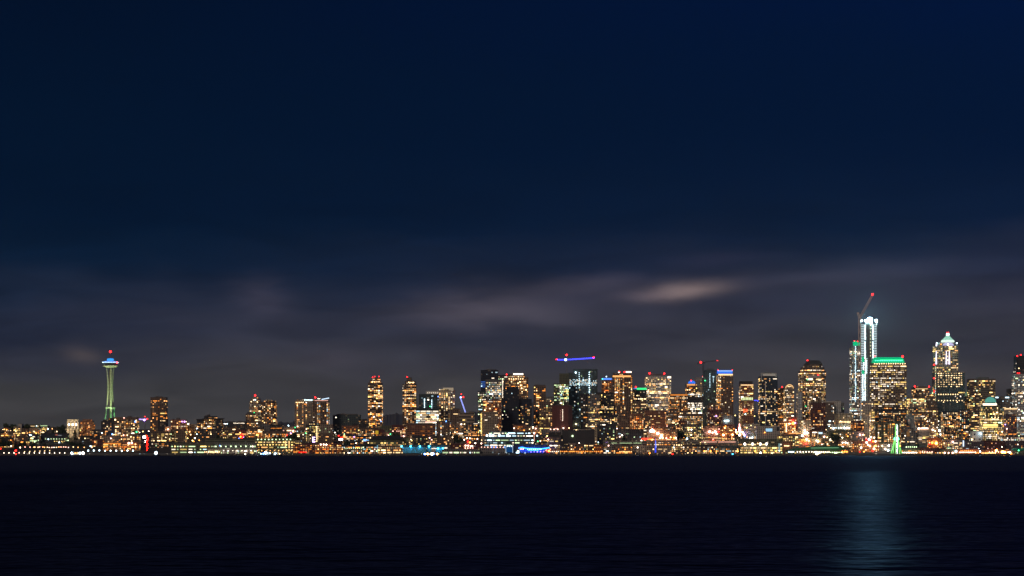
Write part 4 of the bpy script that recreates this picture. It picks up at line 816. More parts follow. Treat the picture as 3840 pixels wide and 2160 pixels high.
low(2316, 2412, 1610, 3900, 'black stepped office with sparse greenish lights above the elevated road', O_, wall='dark', pal='lime', p=.08)
low(2420, 2500, 1540, 4070, 'pinkish banded office block with white upper windows', O_, wall='rust', pal='cream', p=.1, row=.08, bay=4, ww=.85, wh=.4)
low(2412, 2440, 1560, 4000, 'slim brown block with cream windows before the pinkish office', A_, wall='brown', pal='cream', p=.28)
low(2498, 2545, 1548, 4060, 'brown block with violet tinted lamps beside the pinkish office', A_, wall='brown', pal='mix', p=.25)
low(2538, 2575, 1580, 3960, 'maroon block with scattered cream lamps below the wide brown tower', A_, wall='maroon', pal='cream', p=.25)
low(2430, 2540, 1612, 3880, 'brown street level row with crowded lamps behind the elevated road', 'building', wall='brown', pal='warm', p=.35)
low(2560, 2636, 1553, 4020, 'dense brown apartment block full of narrow cream windows', A_, wall='brown', pal='cream', p=.5, bay=2.8)
low(2560, 2630, 1592, 3930, 'black lower block with gold windows beneath the dense apartment block', A_, wall='dark', pal='yellow', p=.3)
low(2636, 2656, 1500, 4080, 'dark slot like tower edge with a cool light seam', 'apartment_tower', wall='teal', pal='cool', p=.05)
low(2654, 2710, 1538, 4060, 'maroon tower with cream pairs and a violet lamp', 'apartment_tower', wall='maroon', pal='cream', p=.25).lamp(2686, 1560, 'violet', 7, 1.6)
low(2652, 2690, 1512, 4130, 'brown block with pink windows under the unlit green tower', A_, wall='brown', pal='pink', p=.35)
t = low(2712, 2750, 1559, 4030, 'pale brown block with three bluish white windows', 'building', wall='pale', p=0, dim=0, ph=None); t.row_lamps(2714, 2734, 3, 1578, 'cool', 6, 2.0); strip(t, 2719, 2727, 1586, 1.4, 'cool', 1.5)
low(2698, 2755, 1592, 3950, 'dark red brick building with golden and pink lamps', 'building', wall='maroon', pal='amber', p=.4)
low(2640, 2700, 1598, 3940, 'dim brown row behind pink white street lamps', 'building', wall='brown', pal='pink', p=.25)
low(2782, 2824, 1560, 4120, 'tan block with gridded dark windows at the foot of the red sign tower', 'building', wall='rust', pal='cream', p=.1)
low(2790, 2850, 1590, 4000, 'orange lit tan block with dark square windows', 'building', wall='cream', pal='warm', p=.15)
t = low(2838, 2925, 1598, 3980, 'beige podium with a bluish white glazed lobby', 'building', wall='pale', pal='cool', p=.02, dim=0); t.block('lobby', 2872, 2896, 1607, 1618, glow('lobby_blue', (.35, .65, .9), 1.1, True), -.6, .5); t.block('portal', 2897, 2925, 1597, 1600, PALEW, -1.2, 1.2); t.block('dark_opening', 2912, 2922, 1601, 1615, DARKM, -.8, .6)
t = low(2924, 2992, 1580, 4010, 'red lit brick building with a fiery round sign', 'building', wall='rust', pal='warm', p=.3, tiers=[(2956, 2988, 1566)])
t.lamp(2975, 1587, 'orange', 14, 3.6, -3, name='neon_sign'); t.lamp(2972, 1578, 'red', 12, 2.6, -3, name='neon_sign'); t.lamp(2982, 1586, 'violet', 8, 1.6, -3)
for k in range(7): t.lamp(2949, 1590 + k * 4.6, 'cream', 5, 1.4)
strip(t, 2960, 3004, 1625, 3, 'warm', 1.6, -3)
low(3004, 3042, 1575, 4030, 'cream column fronted block under the pale slab edge', 'building', wall='cream', pal='cream', p=.25, mode='cols').block('lit_column', 3010, 3014, 1577, 1612, glow('column_cream', (.9, .68, .42), .8), -.7, .6)
low(2920, 3010, 1632, 3900, 'brown market row with a greenish white window band', 'building', wall='brown', pal='yellow', p=.5, row=.3)
low(3036, 3080, 1615, 3940, 'red walled building with a dark hall opening', 'building', wall='rust', pal='warm', p=.25)
low(3000, 3080, 1642, 3820, 'orange lit tan storefront block above the green roofed pier', 'building', wall='cream', pal='amber', p=.2, dim=.3)
low(3070, 3150, 1618, 3900, 'dim slope block with scattered cream lamps beside the storefronts', 'building', wall='olive', pal='cream', p=.15)
low(3140, 3200, 1612, 3930, 'dark green tinted block with yellow and orange windows', 'building', wall='olive', pal='warm', p=.25)
low(3150, 3205, 1650, 3780, 'dark apartments with bright round lamps behind the green roofed pier', A_, wall='brown', pal='warm', p=.25)
low(2770, 2935, 1646, 3800, 'wide olive parking structure with dim ledges', 'parking_deck', wall='olive', pal='cream', p=.08, fl=4)
t = low(2782, 2935, 1672, 3645, 'pier restaurant with green gold windows under four big white lamps', 'restaurant', wall='olive', pal='yellow', p=.7, row=.7, fl=4, base=2.6, bay=3.2, tint=(.8, 1, .3))
for x in (2793, 2822, 2851, 2874): t.lamp(x, 1665, 'white', 16, 2.4, -4)
for x in (2832, 2867, 2910): t.lamp(x, 1692, 'amber', 8, 1.8, -4)
t.block('sign', 2919, 2926, 1663, 1692, glow('speckled_sign', (.3, .5, .5), .6), -1.5, .8); t.row_lamps(2920, 2925, 1, 1690, 'cool', 6, 1.1)
t = low(2936, 2972, 1657, 3690, 'windowless orange brick warehouse with four small lit windows', 'warehouse', wall='rust', pal='warm', p=.0, dim=0); t.row_lamps(2941, 2960, 4, 1672, 'cream', 5, 1.2)
# green roofed pier
t = low(2955, 3165, 1688, 3635, 'long pier shed with white lamps below a broad green roof', 'pier_building', wall='olive', pal='lime', p=.2, base=2.6, dep=30, dim=.05, tint=(.4, 1, .4))
a, b_ = t.loc(2975, 1687, -1), t.loc(3162, 1672, -1); GRN = plain('green_roofing', (.05, .22, .08), .6)
mb = MB(); z_ = t.top - t.z0 + .4; mb.prism([(a.x - 14, -2), (b_.x + 8, -2), (b_.x + 8, 30), (a.x - 14, 30)], z_, b_.z, GRN, [(a.x + 40, 13), (b_.x - 2, 13), (b_.x - 2, 16), (a.x + 40, 16)]); mb.build('pitched_roof', t.root)
a, b_ = t.loc(3040, 1680, 2), t.loc(3145, 1679, 2); mb = MB(); mb.bar((a.x, 0, a.z), (b_.x, 0, b_.z), .35, glow('roof_lime', (.35, .8, .4), .9, True)); mb.build('roof_light', t.root)
t.row_lamps(2955, 2978, 5, 1694.5, 'cool', 6, 1.1, -3); t.row_lamps(2985, 3050, 6, 1694.5, 'white', 7, 1.2, -3); t.row_lamps(3050, 3112, 9, 1695, 'white', 7, 1.2, -3); t.row_lamps(3112, 3160, 7, 1696.5, 'lime', 5, 1.0, -3)
t.row_lamps(3155, 3180, 3, 1694, 'orange', 8, 1.8, -3)
# below the towers by the wheel
t = low(3236, 3268, 1504, 4020, 'pale floodlit concrete slab tower below the unfinished tower', 'apartment_tower', wall='pale', pal='cream', p=.14, dim=.05)
low(3266, 3282, 1540, 4000, 'thin tower edge with cream lamps beside the pale slab', 'apartment_tower', wall='tan', pal='cream', p=.6, mode='rand')
t = low(3281, 3400, 1535, 4020, 'dark brown apartment block behind the wheel with orange upper rooms', A_, wall='dark', pal='warm', p=.3, row=.05, bay=3.8, tiers=[(3300, 3392, 1526)])
low(3283, 3380, 1582, 3930, 'olive dark apartment front with rings of cream windows behind the wheel', A_, wall='olive', pal='warm', p=.3, mode='cols')
low(3196, 3240, 1578, 3950, 'dark brown block with orange windows beneath the green crowned tower', A_, wall='maroon', pal='amber', p=.3)
low(3196, 3245, 1618, 3860, 'grey block with round pink lamps at the slope foot', A_, wall='grey', pal='pink', p=.2)
low(3382, 3428, 1560, 4030, 'dark block with pink lit corner rooms behind the steam puff', A_, wall='dark', pal='pink', p=.2)
low(3394, 3440, 1600, 3960, 'grey slab with an orange lit tall doorway', 'building', wall='grey', pal='cream', p=.06).block('doorway', 3400, 3411, 1618, 1637, glow('door_orange', (.5, .24, .08), .4), -.7, .5)
low(3412, 3442, 1528, 4080, 'dark block with cream window string before the yellowish wing', A_, wall='dark', pal='warm', p=.35)
low(3436, 3484, 1545, 4060, 'brown block with a bright row of roof terrace lamps', A_, wall='brown', pal='warm', p=.3)
low(3444, 3486, 1604, 3960, 'pinkish parking tower of pale horizontal decks', 'parking_deck', wall='pale', pal='cream', p=.15, bay=8, ww=.95, wh=.5, fl=2.6).row_lamps(3446, 3482, 6, 1606, 'pink', 6, 1.8)
low(3482, 3518, 1532, 4070, 'brown tower with speckled cream windows before the old pointed tower', 'apartment_tower', wall='brown', pal='cream', p=.35)
low(3535, 3600, 1542, 4050, 'black apartment tower crowded with warm window groups', 'apartment_tower', wall='navy', pal='warm', p=.42, bay=3.6)
low(3598, 3636, 1536, 4060, 'dark apartment tower with white and blue tinted windows', 'apartment_tower', wall='navy', pal='mix', p=.4)
low(3540, 3640, 1606, 3960, 'dark front apartments with a column of yellow windows', A_, wall='dark', pal='warm', p=.35)
low(3645, 3684, 1618, 3900, 'cream floodlit block with four dark square windows', 'building', wall='white', p=0, dim=0, bay=9, fl=9, ww=.3, wh=.35)
low(3684, 3762, 1612, 3920, 'yellow white lit office base beneath the turquoise dome block', O_, wall='olive', pal='cream', p=.5, row=.4)
low(3765, 3812, 1560, 4060, 'plum coloured arched block with golden windows on one side', 'building', wall='plum', pal='amber', p=.18, tiers=[(3772, 3808, 1553)])
low(3760, 3840, 1636, 3870, 'plum row with small white window pairs below the arched block', A_, wall='plum', pal='white', p=.3)
low(3545, 3612, 1650, 3780, 'grey office with wide lit ribbon windows above the ferry pier', O_, wall='grey', pal='cream', p=.35, row=.4, bay=4)
low(3612, 3690, 1656, 3770, 'plum brown block with a blue white vertical sign', 'building', wall='plum', pal='white', p=.12).block('sign', 3611, 3615, 1652, 1674, glow('sign_cool', (.6, .75, 1), 2, True), -1.5, .8)
low(3686, 3768, 1652, 3775, 'dark red brick warehouse with a single row of pink windows', 'warehouse', wall='maroon', pal='pink', p=.12, row=.2)
low(3762, 3850, 1655, 3790, 'brick and plum waterfront row near the frame edge', 'building', wall='plum', pal='warm', p=.15)
t = low(3590, 3672, 1684, 3640, 'orange lit pier restaurant with a string of warm lamps', 'restaurant', wall='rust', pal='amber', p=.5, base=2.6, dim=.5); t.row_lamps(3596, 3660, 13, 1696, 'pink', 6, 1.2, -2.5); t.row_lamps(3600, 3650, 7, 1690, 'amber', 4, 1.0, -2.5)
t = low(3535, 3592, 1686, 3645, 'green lit pier pavilion with golden doors', 'pier_building', wall='olive', pal='yellow', p=.4, base=2.6, tint=(.4, 1, .4)); t.block('sign', 3551, 3566, 1679, 1682, glow('sign_lime', (.5, 1, .6), 1, True), -1, .6); t.lamp(3585, 1692, 'cool', 12, 2.2, -3); t.row_lamps(3535, 3580, 3, 1698, 'pink', 8, 1.8, -3)
t = low(3670, 3800, 1688, 3645, 'low pier buildings under two fierce orange lamps', 'pier_building', wall='brown', pal='warm', p=.4, base=2.6); t.row_lamps(3680, 3735, 9, 1699, 'warm', 6, 1.2, -2.5); t.row_lamps(3705, 3795, 8, 1695, 'white', 5, 1.1, -2.5)
t = low(3795, 3870, 1690, 3640, 'ferry dock shed under a teal green pitched roof', 'pier_building', wall='teal', pal='lime', p=.1, base=2.6); a, b_ = t.loc(3797, 1690, -1), t.loc(3870, 1680, -1); mb = MB(); mb.prism([(a.x, -2), (b_.x, -2), (b_.x, 22), (a.x, 22)], t.top - t.z0 + .4, b_.z, plain('teal_roofing', (.02, .35, .24), .6), [(a.x + 6, 8), (b_.x, 8), (b_.x, 11), (a.x + 6, 11)]); mb.build('pitched_roof', t.root); t.lamp(3820, 1689, 'green', 20, 1.0, -5)
t = low(3295, 3350, 1664, 3760, 'pale hall wall floodlit from below next to the wheel', 'building', wall='pale', pal='cream', p=.03, dim=0); t.lamp(3308, 1672, 'cream', 8, 1.6); t.lamp(3320, 1684, 'white', 14, 1.6, -3); t.lamp(3331, 1690, 'cool', 14, 1.8, -3)
t = low(3196, 3298, 1655, 3740, 'amusement hall front glowing with red and white lamps', 'building', wall='rust', pal='warm', p=.4)
for q in ((3248, 1646, 'red'), (3251, 1654, 'red'), (3267, 1652, 'red'), (3269, 1655, 'red'), (3274, 1655, 'orange'), (3283, 1655, 'pink'), (3250, 1659, 'white'), (3259, 1648, 'cool'), (3266, 1639, 'white'), (3278, 1641, 'white'), (3224, 1696, 'red'), (3273, 1690, 'red'), (3240, 1694, 'amber'), (3229, 1679, 'white'), (3255, 1668, 'white'), (3278, 1683, 'white'), (3283, 1672, 'amber'), (3262, 1672, 'cream')): t.lamp(q[0], q[1], q[2], 9, rnd.uniform(1.5, 2.3), -6)
t = low(3380, 3450, 1684, 3660, 'pier market with green tinted awning and white lamps', 'building', wall='olive', pal='amber', p=.4, base=2.6); t.row_lamps(3383, 3440, 9, 1697, 'white', 8, 1.3, -3); t.row_lamps(3395, 3440, 6, 1676, 'lime', 4, 1.2, -2)
t = low(3440, 3545, 1680, 3700, 'dark red pier hall with a long low roof beside the orange terminal lamp', 'pier_building', wall='maroon', pal='warm', p=.2, base=2.6); t.row_lamps(3445, 3500, 6, 1695, 'pink', 5, 1.2, -3)
t = low(3484, 3536, 1642, 3790, 'curved roof terminal burning orange inside', 'terminal', wall='rust', pal='orange' if 'orange' in PAL else 'amber', p=.5, foot='bow', dim=.8, tint=(1, .3, .05)); t.lamp(3511, 1662, 'amber', 24, 3.2, -5); t.lamp(3512, 1664, 'amber', 16, 2.2, -5); t.lamp(3496, 1660, 'orange', 10, 2.6, -4); t.lamp(3486, 1665, 'red', 8, 1.6, -4); t.lamp(3502, 1692, 'blue', 16, 2.0, -8); t.lamp(3513, 1688, 'pink', 8, 1.8, -8)
print('windows', NWIN)
# ------------------------------------------------------------------ observation tower
Y = 4600; k = Y / F
O = at(414, 1690, Y); O.z = zt(Y)
ot = empty('observation_tower', O, 'tall hourglass legged observation tower with a blue and white lit saucer top', 'tower')
def Z(py, Y=Y, o=O): return CZ + (HY - py) / F * Y - o.z
cream = plain('cream_steel', (.62, .62, .50), .55)
prof_ = [(1376, 15), (1400, 12), (1425, 9.5), (1450, 8.6), (1475, 9.3), (1505, 11.5), (1540, 15.5), (1575, 20), (1610, 25), (1665, 33)]
for ang in (168, 48, 288):
    ca, sa = math.cos(R(ang)), math.sin(R(ang)); tx, ty = -sa, ca; mb = MB()
    for (y0, r0), (y1, r1) in zip(prof_, prof_[1:]):
        for s in (-1, 1):
            w_ = 1.0
            mb.bar((ca * r0 * k + tx * s * w_, sa * r0 * k + ty * s * w_, Z(y0)), (ca * r1 * k + tx * s * w_ * 1.3, sa * r1 * k + ty * s * w_ * 1.3, Z(y1)), .72, cream, .8)
    for y in range(1385, 1660, 12):
        r_ = next(r0 + (r1 - r0) * (y - y0) / (y1 - y0) for (y0, r0), (y1, r1) in zip(prof_, prof_[1:]) if y0 <= y <= y1)
        mb.box(ca * r_ * k - 1.4, ca * r_ * k + 1.4, sa * r_ * k - 1.4, sa * r_ * k + 1.4, Z(y) - .5, Z(y) + .5, cream)
    mb.build('leg', ot)
mb = MB(); mb.lathe([(3.2, 0), (3.0, Z(1378))], plain('core_steel', (.07, .045, .035), .7), 6); mb.build('core', ot)
for y in range(1390, 1640, 10):
    if y % 20 == 10: continue
mb = MB(); mb.lathe([(18 * k, Z(1532)), (18.6 * k, Z(1532)), (18.6 * k, Z(1528)), (4 * k, Z(1528))], cream, 18); mb.build('collar', ot)
mb = MB(); mb.lathe([(10 * k, Z(1380)), (27 * k, Z(1374)), (28.5 * k, Z(1372)), (27.5 * k, Z(1369.5)), (20 * k, Z(1368))], cream, 30); mb.build('lower_disc', ot)
mb = MB(); mb.lathe([(20 * k, Z(1369)), (24 * k, Z(1366)), (24 * k, Z(1362)), (29 * k, Z(1361))], plain('dark_glass', (.04, .06, .05), .2), 30); mb.build('restaurant_ring', ot)
mb = MB(); mb.lathe([(36 * k, Z(1365.4)), (36 * k, Z(1364.8)), (30 * k, Z(1363.6))], METAL, 30); mb.build('halo_ring', ot)
mb = MB(); mb.lathe([(29 * k, Z(1361)), (29 * k, Z(1358)), (26 * k, Z(1355.5)), (14 * k, Z(1353))], glow('saucer_blue', (.14, .34, 1), .9, True), 30); mb.build('saucer', ot)
for i in range(24):
    t_ = 2 * math.pi * i / 24
    if math.sin(t_) > .25: continue
    mb = MB(); mb.ball((28.8 * k * math.cos(t_), 28.8 * k * math.sin(t_), Z(1359.5)), .8, glow('saucer_lamp', HUES[['cool', 'white', 'pink'][i % 3]], 5, True), 6); mb.build('lamp', ot)
mb = MB(); mb.lathe([(11 * k, Z(1353)), (13 * k, Z(1346)), (11 * k, Z(1345)), (2 * k, Z(1344))], glow('top_house', (.03, .32, 1), 1.5, True), 20); mb.build('top_house', ot)
mb = MB(); mb.bar((0, 0, Z(1345)), (0, 0, Z(1321)), 1.4, METAL, .4); mb.build('spire', ot)
mb = MB(); mb.ball((0, 0, Z(1319)), 2.3, REDG); mb.build('beacon', ot, smooth=True)
mb = MB(); mb.ball((27 * k, -8, Z(1360)), 2.0, glow('rim_red', (1, .1, .12), 5, True)); mb.build('beacon', ot)
def lamp_light(name, loc, e, col, rad=2.0, parent=None, spot=None, aim=None):
    l = bpy.data.lights.new(name, 'SPOT' if spot else 'POINT'); l.energy = e; l.color = col; l.shadow_soft_size = rad
    if spot: l.spot_size = R(spot); l.spot_blend = .6
    o = bpy.data.objects.new(name, l); COL.objects.link(o); o.location = loc
    if aim is not None: o.rotation_euler = (Vector(aim) - Vector(loc)).to_track_quat('-Z', 'Y').to_euler()
    if parent: o.parent = parent
    return o
for dx in (-34, 0, 34):
    lamp_light('floodlight', (dx, -62, 6), 2.5e5, (.80, 1, .48), 2, ot, 50, (dx * .1, 0, 110))
lamp_light('floodlight', (-26, -30, 4), 1.3e5, (.2, 1, .35), 2, ot, 80, (-14, 0, 30)); lamp_light('floodlight', (26, -30, 4), 1.3e5, (.2, 1, .35), 2, ot, 80, (14, 0, 30))

# ------------------------------------------------------------------ arched pavilion towers
Y = 4150; k = Y / F
ap = empty('arched_tower', at(272, 1690, Y) * 1, 'cluster of slender white gothic arches lit gold by three lamps', 'monument')
ap.location.z = zt(Y); zz = lambda py: CZ + (HY - py) / F * Y - ap.location.z
arc = plain('white_arch', (.7, .66, .56), .7)
for j, cx in enumerate((258, 272, 284.5)):
    mb = MB(); xo = (cx - 272) * k; w_ = 5.2 * k
    for yy in (0, 9):
        for s in (-1, 1):
            mb.bar((xo + s * w_, yy, zz(1640)), (xo + s * w_, yy, zz(1590)), .75, arc)
            p0 = (xo + s * w_, yy, zz(1590))
            for q in range(1, 6):
                tq = q / 5; p1 = (xo + s * w_ * (1 - tq ** 2 * .95), yy, zz(1590 - 14 * math.sin(tq * math.pi / 2))); mb.bar(p0, p1, .75, arc); p0 = p1
        mb.bar((xo - w_ - .8, yy, zz(1574)), (xo + w_ + .8, yy, zz(1574)), .8, arc)
    mb.build('arch', ap)
    mb = MB(); mb.ball((xo, 3, zz(1592)), 2.1, glow('arch_lamp', (1, .72, .48), 9, True)); mb.build('lamp', ap, smooth=True)
lamp_light('floodlight', (0, -22, 22), 2.4e4, (1, .72, .36), 2, ap)

# ------------------------------------------------------------------ unfinished round tower
Y = 4180; k = Y / F
ct = empty('construction_tower', at(3262, 1690, Y), 'tallest unfinished round tower with white lit open floors and a glaring floodlight', 'skyscraper')
ct.location.z = zt(Y); zz = lambda py: CZ + (HY - py) / F * Y - ct.location.z
slab = plain('slab_concrete', (.45, .46, .45), .8)
corem = plain('core_concrete', (.30, .31, .30), .85)
mb = MB(); mb.lathe([(9 * k, 0), (9 * k, zz(1206)), (.1, zz(1205.8))], corem, 14, 0, 32 * k); mb.build('core', ct)
def rad(y): return 32 if y < 1275 else (31 if y < 1340 else (26 if y < 1400 else 19))
def off(y): return 0 if y < 1340 else (-4 if y < 1400 else -13)
y = 1216.0; fi = 0; WL = glow('work_light', (.72, .92, 1), 4, True); WL2 = glow('work_light_soft', (.72, .92, 1), 2.2, False)
while y < 1586:
    r_ = rad(y) * k; ox = off(y) * k; mb = MB()
    n = 22; poly = [(ox + r_ * math.cos(2 * math.pi * q / n), 32 * k + r_ * .8 * math.sin(2 * math.pi * q / n)) for q in range(n)]
    mb.prism(poly, zz(y) - .3, zz(y) + .45, slab); mb.build('floor_slab', ct)
    # glowing bars added to stand for the lit slab edge
    for side in ((-.97, -.45), (.42, .97)) if y < 1340 else ((-.95, .0),):
        mb = MB(); pr = None
        for q in range(6):
            sx_ = side[0] + (side[1] - side[0]) * q / 5; p_ = (ox + r_ * sx_, 32 * k - r_ * .8 * math.sqrt(max(0, 1 - sx_ * sx_)) + .6, zz(y) - .75)
            if pr: mb.bar(pr, p_, .4, glow('edge_glow', (.66, .84, .88), 2.4), n=4)
            pr = p_
        mb.build('slab_edge_glow', ct)
    for sx_, st in ((-16, 1.7), (13, 1.7)) if y < 1340 else (((-19, 1.4), (-11, 1.5))):
        if y < 1340 and 1268 < y < 1276: continue
        X = (sx_ + (off(y) * .3 if y >= 1340 else 0)) * k
        mb = MB(); mb.ball((X + rnd.uniform(-.5, .5), 32 * k - r_ * .8 * math.sqrt(max(0, 1 - ((X - ox) / r_) ** 2)) + .8, zz(y) - 2.0), st * rnd.uniform(.55, .85), WL, 6); mb.build('work_light', ct)
    if fi % 2 == 0:
        mb = MB(); X = (3 if y < 1340 else -14) * k; mb.ball((X, 32 * k - r_ * .8 + .8, zz(y) - 2), 1.1, glow('work_amber', (.95, .9, .45), 2.5)); mb.build('work_light', ct)
    if 1335 < y < 1352 or 1385 < y < 1397:
        mb = MB(); a_ = -30; mb.box((a_ + 2) * k, (a_ + 11) * k, 6, 7, zz(y) - 4.4, zz(y) - .6, GREENG); mb.build('green_screen', ct)
    y += 6.35; fi += 1
mb = MB()
for q in (-30, -9, -2, 9, 30):
    mb.bar((q * k, 32 * k - 27 * k * math.sqrt(max(0, 1 - (q / 32) ** 2)), zz(1340)), (q * k, 32 * k - 27 * k * math.sqrt(max(0, 1 - (q / 32) ** 2)), zz(1205)), .45, corem)
mb.build('column', ct)
mb = MB(); mb.box(-7 * k, 1.5 * k, 1.5, 3.2, 0, zz(1206), METAL)
for i in range(0, 78): mb.box(-6.4 * k, .9 * k, 1.0, 1.5, i * 2.9, i * 2.9 + .5, slab)
mb.build('hoist_mast', ct)
for dx, r_ in ((-28, 1.1), (-14, 1.5), (-3, 1.3), (8, 1.0), (26, 2.2)):
    mb = MB(); mb.ball((dx * k, 8, zz(1201)), r_, glow('site_lamp', (.7, .9, 1), 30, True)); mb.bar((dx * k, 8, zz(1201)), (dx * k, 8, zz(1212)), .25, METAL); mb.build('site_lamp', ct)
mb = MB(); mb.ball((1 * k, 4, zz(1199)), 4.2, glow('flood_lamp', (.44, .95, 1), 1900, True)); mb.bar((1 * k, 4, zz(1201)), (1 * k, 8, zz(1214)), .5, METAL); mb.build('flood_lamp', ct, smooth=True)

# ------------------------------------------------------------------ cranes
def lattice(mb, a, b, w_, mat, n=10, r_=.28):
    a, b = Vector(a), Vector(b); d = (b - a).normalized(); u = d.cross(Vector((0, 1, 0)))
    if u.length < .1: u = d.cross(Vector((1, 0, 0)))
    u.normalize(); v = d.cross(u); cs = [(u * s + v * t_) * w_ / 2 for s, t_ in ((-1, -1), (1, -1), (1, 1), (-1, 1))]
    for c in cs: mb.bar(a + c, b + c, r_, mat, n=4)
    for i in range(n):
        p, q = a + (b - a) * i / n, a + (b - a) * (i + 1) / n
        for j in range(4): mb.bar(p + cs[j], q + cs[(j + 1) % 4], r_ * .6, mat, n=4)
def crane(Y, base, piv, tip, tail, label, mat, w_=2.0, jibmat=None, top=None, beacons=(), cab=None):
    P = at(*piv, Y); bz = at(*base, Y); o = empty('crane', Vector((bz.x, Y, bz.z)), label, 'crane', 'construction cranes')
    L_ = lambda q: at(q[0], q[1], Y) - o.location
    jm = jibmat or mat
    mb = MB(); lattice(mb, (0, 0, 0), L_(piv), w_, mat, 12, .35); mb.build('mast', o)
    mb = MB(); lattice(mb, L_(piv), L_(tip), w_ * .8, jm, 16, .3 if jibmat else .3); mb.build('jib', o)
    mb = MB(); lattice(mb, L_(piv), L_(tail), w_ * .8, jm, 5, .3 if jibmat else .3); c = L_(tail); mb.box(c.x - 1.5, c.x + 1.5, -1.5, 1.5, c.z - 3, c.z, mat); mb.build('counter_jib', o)
    if top:
        mb = MB(); t_ = L_(top); mb.bar(L_(piv), t_, .5, mat, .3); mb.bar(t_, L_(tail), .12, mat, n=4); mb.bar(t_, L_(piv) + (L_(tip) - L_(piv)) * .7, .12, mat, n=4); mb.build('apex', o)
    mb = MB(); c = L_(piv); mb.box(c.x + 1, c.x + 3.4, -2.2, -.2, c.z - 3, c.z - .2, mat); mb.build('cab', o)
    for q, r_ in beacons:
        mb = MB(); mb.ball(L_(q), r_ * .7, REDG); mb.build('beacon', o, smooth=True)
    if cab:
        mb = MB(); mb.ball(L_(cab[0]) + Vector((0, -2.5, 0)), cab[2], glow('crane_lamp_%s' % cab[1], HUES[cab[1]] if cab[1] != 'blue' else (.35, .45, 1), 8, True)); mb.build('lamp', o, smooth=True)
    return o
BJ = glow('jib_blue', (.05, .06, 1), 4.5, True); VJ = glow('jib_violet', (.5, .33, 1), 2.6, True); BJ2 = glow('jib_blue_soft', (.30, .36, 1), 2.4, True)
crane(4400, (2126, 1420), (2124, 1349), (2230, 1342), (2087, 1349), 'hammerhead crane outlined in blue light above the unfinished glass tower', METAL, 2.2, BJ, (2126, 1334), (((2125, 1331), 2.6), ((2226, 1340), 2.4), ((2087, 1348), 2.2)), ((2121, 1349), 'blue', 2.6))
crane(4350, (2637, 1440), (2637, 1358), (2692, 1352), (2618, 1360), 'unlit grey crane with a bright red beacon over the dark green tower', DARKM, 2.0, None, (2637, 1350), (((2628, 1359), 3.0), ((2690, 1352), 1.3), ((2635, 1411), 1.0)))
crane(4120, (3224, 1560), (3223, 1194), (3272, 1106), (3217, 1172), 'pale luffing crane raised high beside the floodlit unfinished tower', plain('crane_cream', (.78, .50, .38), .6), 3.6, None, None, (((3272, 1104), 2.4),))
crane(4180, (1747, 1562), (1745, 1546), (1726, 1490), (1749, 1550), 'luffing crane with a blue lit boom over the striped office', METAL, 1.8, BJ2, None, (((1730, 1478), 1.2), ((1737, 1489), 2.0)), ((1728, 1490), 'blue', 1.4))
crane(4300, (543, 1640), (543, 1573), (515, 1572), (552, 1572), 'small crane with a violet lit jib beside the lone slab tower', METAL, 1.8, VJ, (543, 1563), (((552, 1572), 2.4), ((543, 1562), 1.2)), ((542, 1575), 'violet', 2.0))
crane(4400, (2832, 1560), (2832, 1502), (2850, 1504), (2828, 1503), 'short blue lit crane arm peeking past the framed dark tower', METAL, 1.6, BJ, (2832, 1491), ())

# ------------------------------------------------------------------ ferris wheel, seen edge on
Y = 3625; k = Y / F
fw = empty('ferris_wheel', at(3361, 1700, Y), 'green and white lit ferris wheel seen edge on over the water', 'ferris wheel')
zz = lambda py: CZ + (HY - py) / F * Y - fw.location.z
hub = zz(1647); rr_ = (1647 - 1594) * k
wt = R(80.3)   # the wheel's plane almost holds the line of sight
def wp(a, off_, r_): return (off_ + r_ * math.cos(a) * math.cos(wt), r_ * math.cos(a) * math.sin(wt), hub + r_ * math.sin(a))
for off_, mat, th in ((-3.0 * k, glow('rim_lime', (.30, .95, .22), 1.6, True), .45), (3.0 * k, glow('rim_white', (.66, .95, .80), 3.4, True), .95)):
    mb = MB(); n = 40
    for i in range(n): mb.bar(wp(2 * math.pi * i / n, off_, rr_), wp(2 * math.pi * (i + 1) / n, off_, rr_), th, mat, n=5)
    mb.build('rim', fw); mb = MB()
    for i in range(20): mb.bar(wp(2 * math.pi * i / 20, off_, rr_), (off_ * 1.6, 0, hub), .16, mat, n=4)
    mb.build('spoke', fw)
for i in range(14):
    a_ = 2 * math.pi * (i + .5) / 14; x, y_, z_ = wp(a_, 0, rr_ + 1.2); mb = MB(); mb.box(x - 1.1, x + 1.1, y_ - 1.2, y_ + 1.2, z_ - 1.6, z_ + 1, plain('gondola_white', (.7, .7, .7), .4)); mb.build('gondola', fw)
mb = MB(); mb.bar((-5 * k, 0, hub), (5 * k, 0, hub), 1.2, METAL); mb.build('axle', fw)
for sx_, th in ((-1, .55), (1, .55)):
    for dy in (-9, 9):
        mb = MB(); mb.bar((sx_ * 6 * k, 0, hub), (sx_ * 16 * k, dy, zz(1700)), th * .75, glow('leg_green', (.25, 1, .20), 2.0, True)); mb.build('leg', fw)
    mb = MB(); mb.ball((sx_ * 6.6 * k, -1.5, hub), 1.7, glow('hub_green', (.12, 1, .4), 6, True)); mb.ball((sx_ * 6.6 * k, -1.5, zz(1642)), 1.0, glow('hub_green', (.12, 1, .4), 6, True)); mb.build('hub_lamp', fw)
